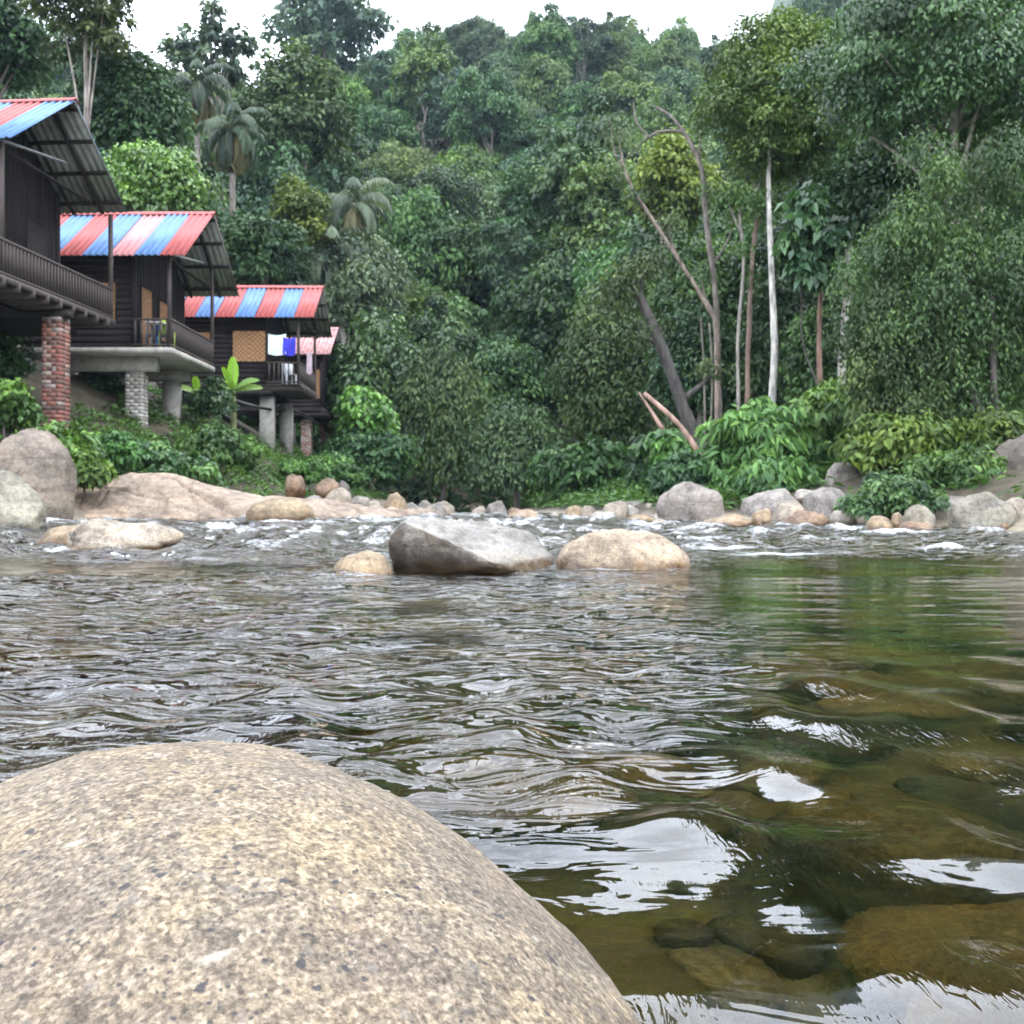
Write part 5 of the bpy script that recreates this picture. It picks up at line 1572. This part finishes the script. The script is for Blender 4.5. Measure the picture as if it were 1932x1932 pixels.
# trees behind the huts and on the right-hand slope
for k in range(46):
    if k < 24:
        y = rr.uniform(47, 66)
        x = -rr.uniform(13, 15 + y * 0.28)
        zone, grp = 'on the slope behind the huts', 'forest trees behind the huts'
    else:
        y = rr.uniform(45, 74)
        x = XR(y) + rr.uniform(8.0, 10 + y * 0.42)
        zone, grp = 'on the right-hand slope', 'forest trees on the right-hand slope'
    u = UC + x / y * F
    if not (-150 < u < 2080):
        continue
    kk = rr.choices(range(7), [3, 3, 3, 3, 1, 3, 1])[0]
    s = rr.uniform(0.6, 0.9)
    s = fit_sky(kk, x, y, s)
    if s < 0.3:
        continue
    place(kk, x, y, s, rr.uniform(0, 6.28), rr.choice(TINT), zone, grp)
# leave out the trees that stand wholly behind others (the photograph shows nothing of them)
gu, gv_ = np.meshgrid(np.arange(-160, 2100, 5.0), np.arange(-160, 1000, 5.0))
hid = np.zeros(gu.shape, bool)
cand = []
for pl_ in PLAN:
    k, x, y, s = pl_[:4]
    K = KINDS[k]
    zc = gz(x, y) + (K['H'] - K['rz'] * 0.9) * s
    cand.append((y, UC + x / y * F, HV - (zc - CH) / y * F, K['r'] * s / y * F, K['rz'] * s / y * F, pl_))
cand += [(y, u, v, a, b, None) for (y, u, v, a, b) in CROWNS]
cand += [(20, 60, 420, 150, 180, 0), (27, 240, 550, 170, 110, 0), (34, 480, 640, 130, 80, 0)]
seen = []
for y, u, v, a, b, pl_ in sorted(cand, key=lambda q: q[0]):
    m_ = ((gu - u) / a) ** 2 + ((gv_ - v) / b) ** 2 < 1
    if pl_ not in (None, 0):
        fresh = int((m_ & ~hid & (gu > -60) & (gu < 1990) & (gv_ > -60)).sum())
        if fresh > 0.03 * m_.sum() and fresh > 5:
            seen.append((fresh, pl_))
        else:
            continue
    hid |= ((gu - u) / a) ** 2 + ((gv_ - v) / b) ** 2 < 0.7
seen.sort(key=lambda q: -q[0])
for fr_, pl_ in seen[:300]:
    plant(*pl_)
print('hill trees', len(PLAN), len(seen))

# ------------------------------------------------------------------ haze
def haze():
    m, t = newmat('haze')
    pv = N(t, 'ShaderNodeVolumePrincipled')
    pv.inputs['Color'].default_value = (0.6, 0.8, 1.0, 1)
    pv.inputs['Density'].default_value = 0.00021
    pv.inputs['Anisotropy'].default_value = 0.0
    o = N(t, 'ShaderNodeOutputMaterial')
    t.links.new(pv.outputs[0], o.inputs['Volume'])
    me = boxes_mesh('haze', [(-560, 560, -140, 960, float(Z.min()) - 1.0, float(Z.max()) + 25)], [m])
    tag(link('haze', me), 'thin bluish haze hanging in the valley air', 'haze', kind='stuff')
haze()
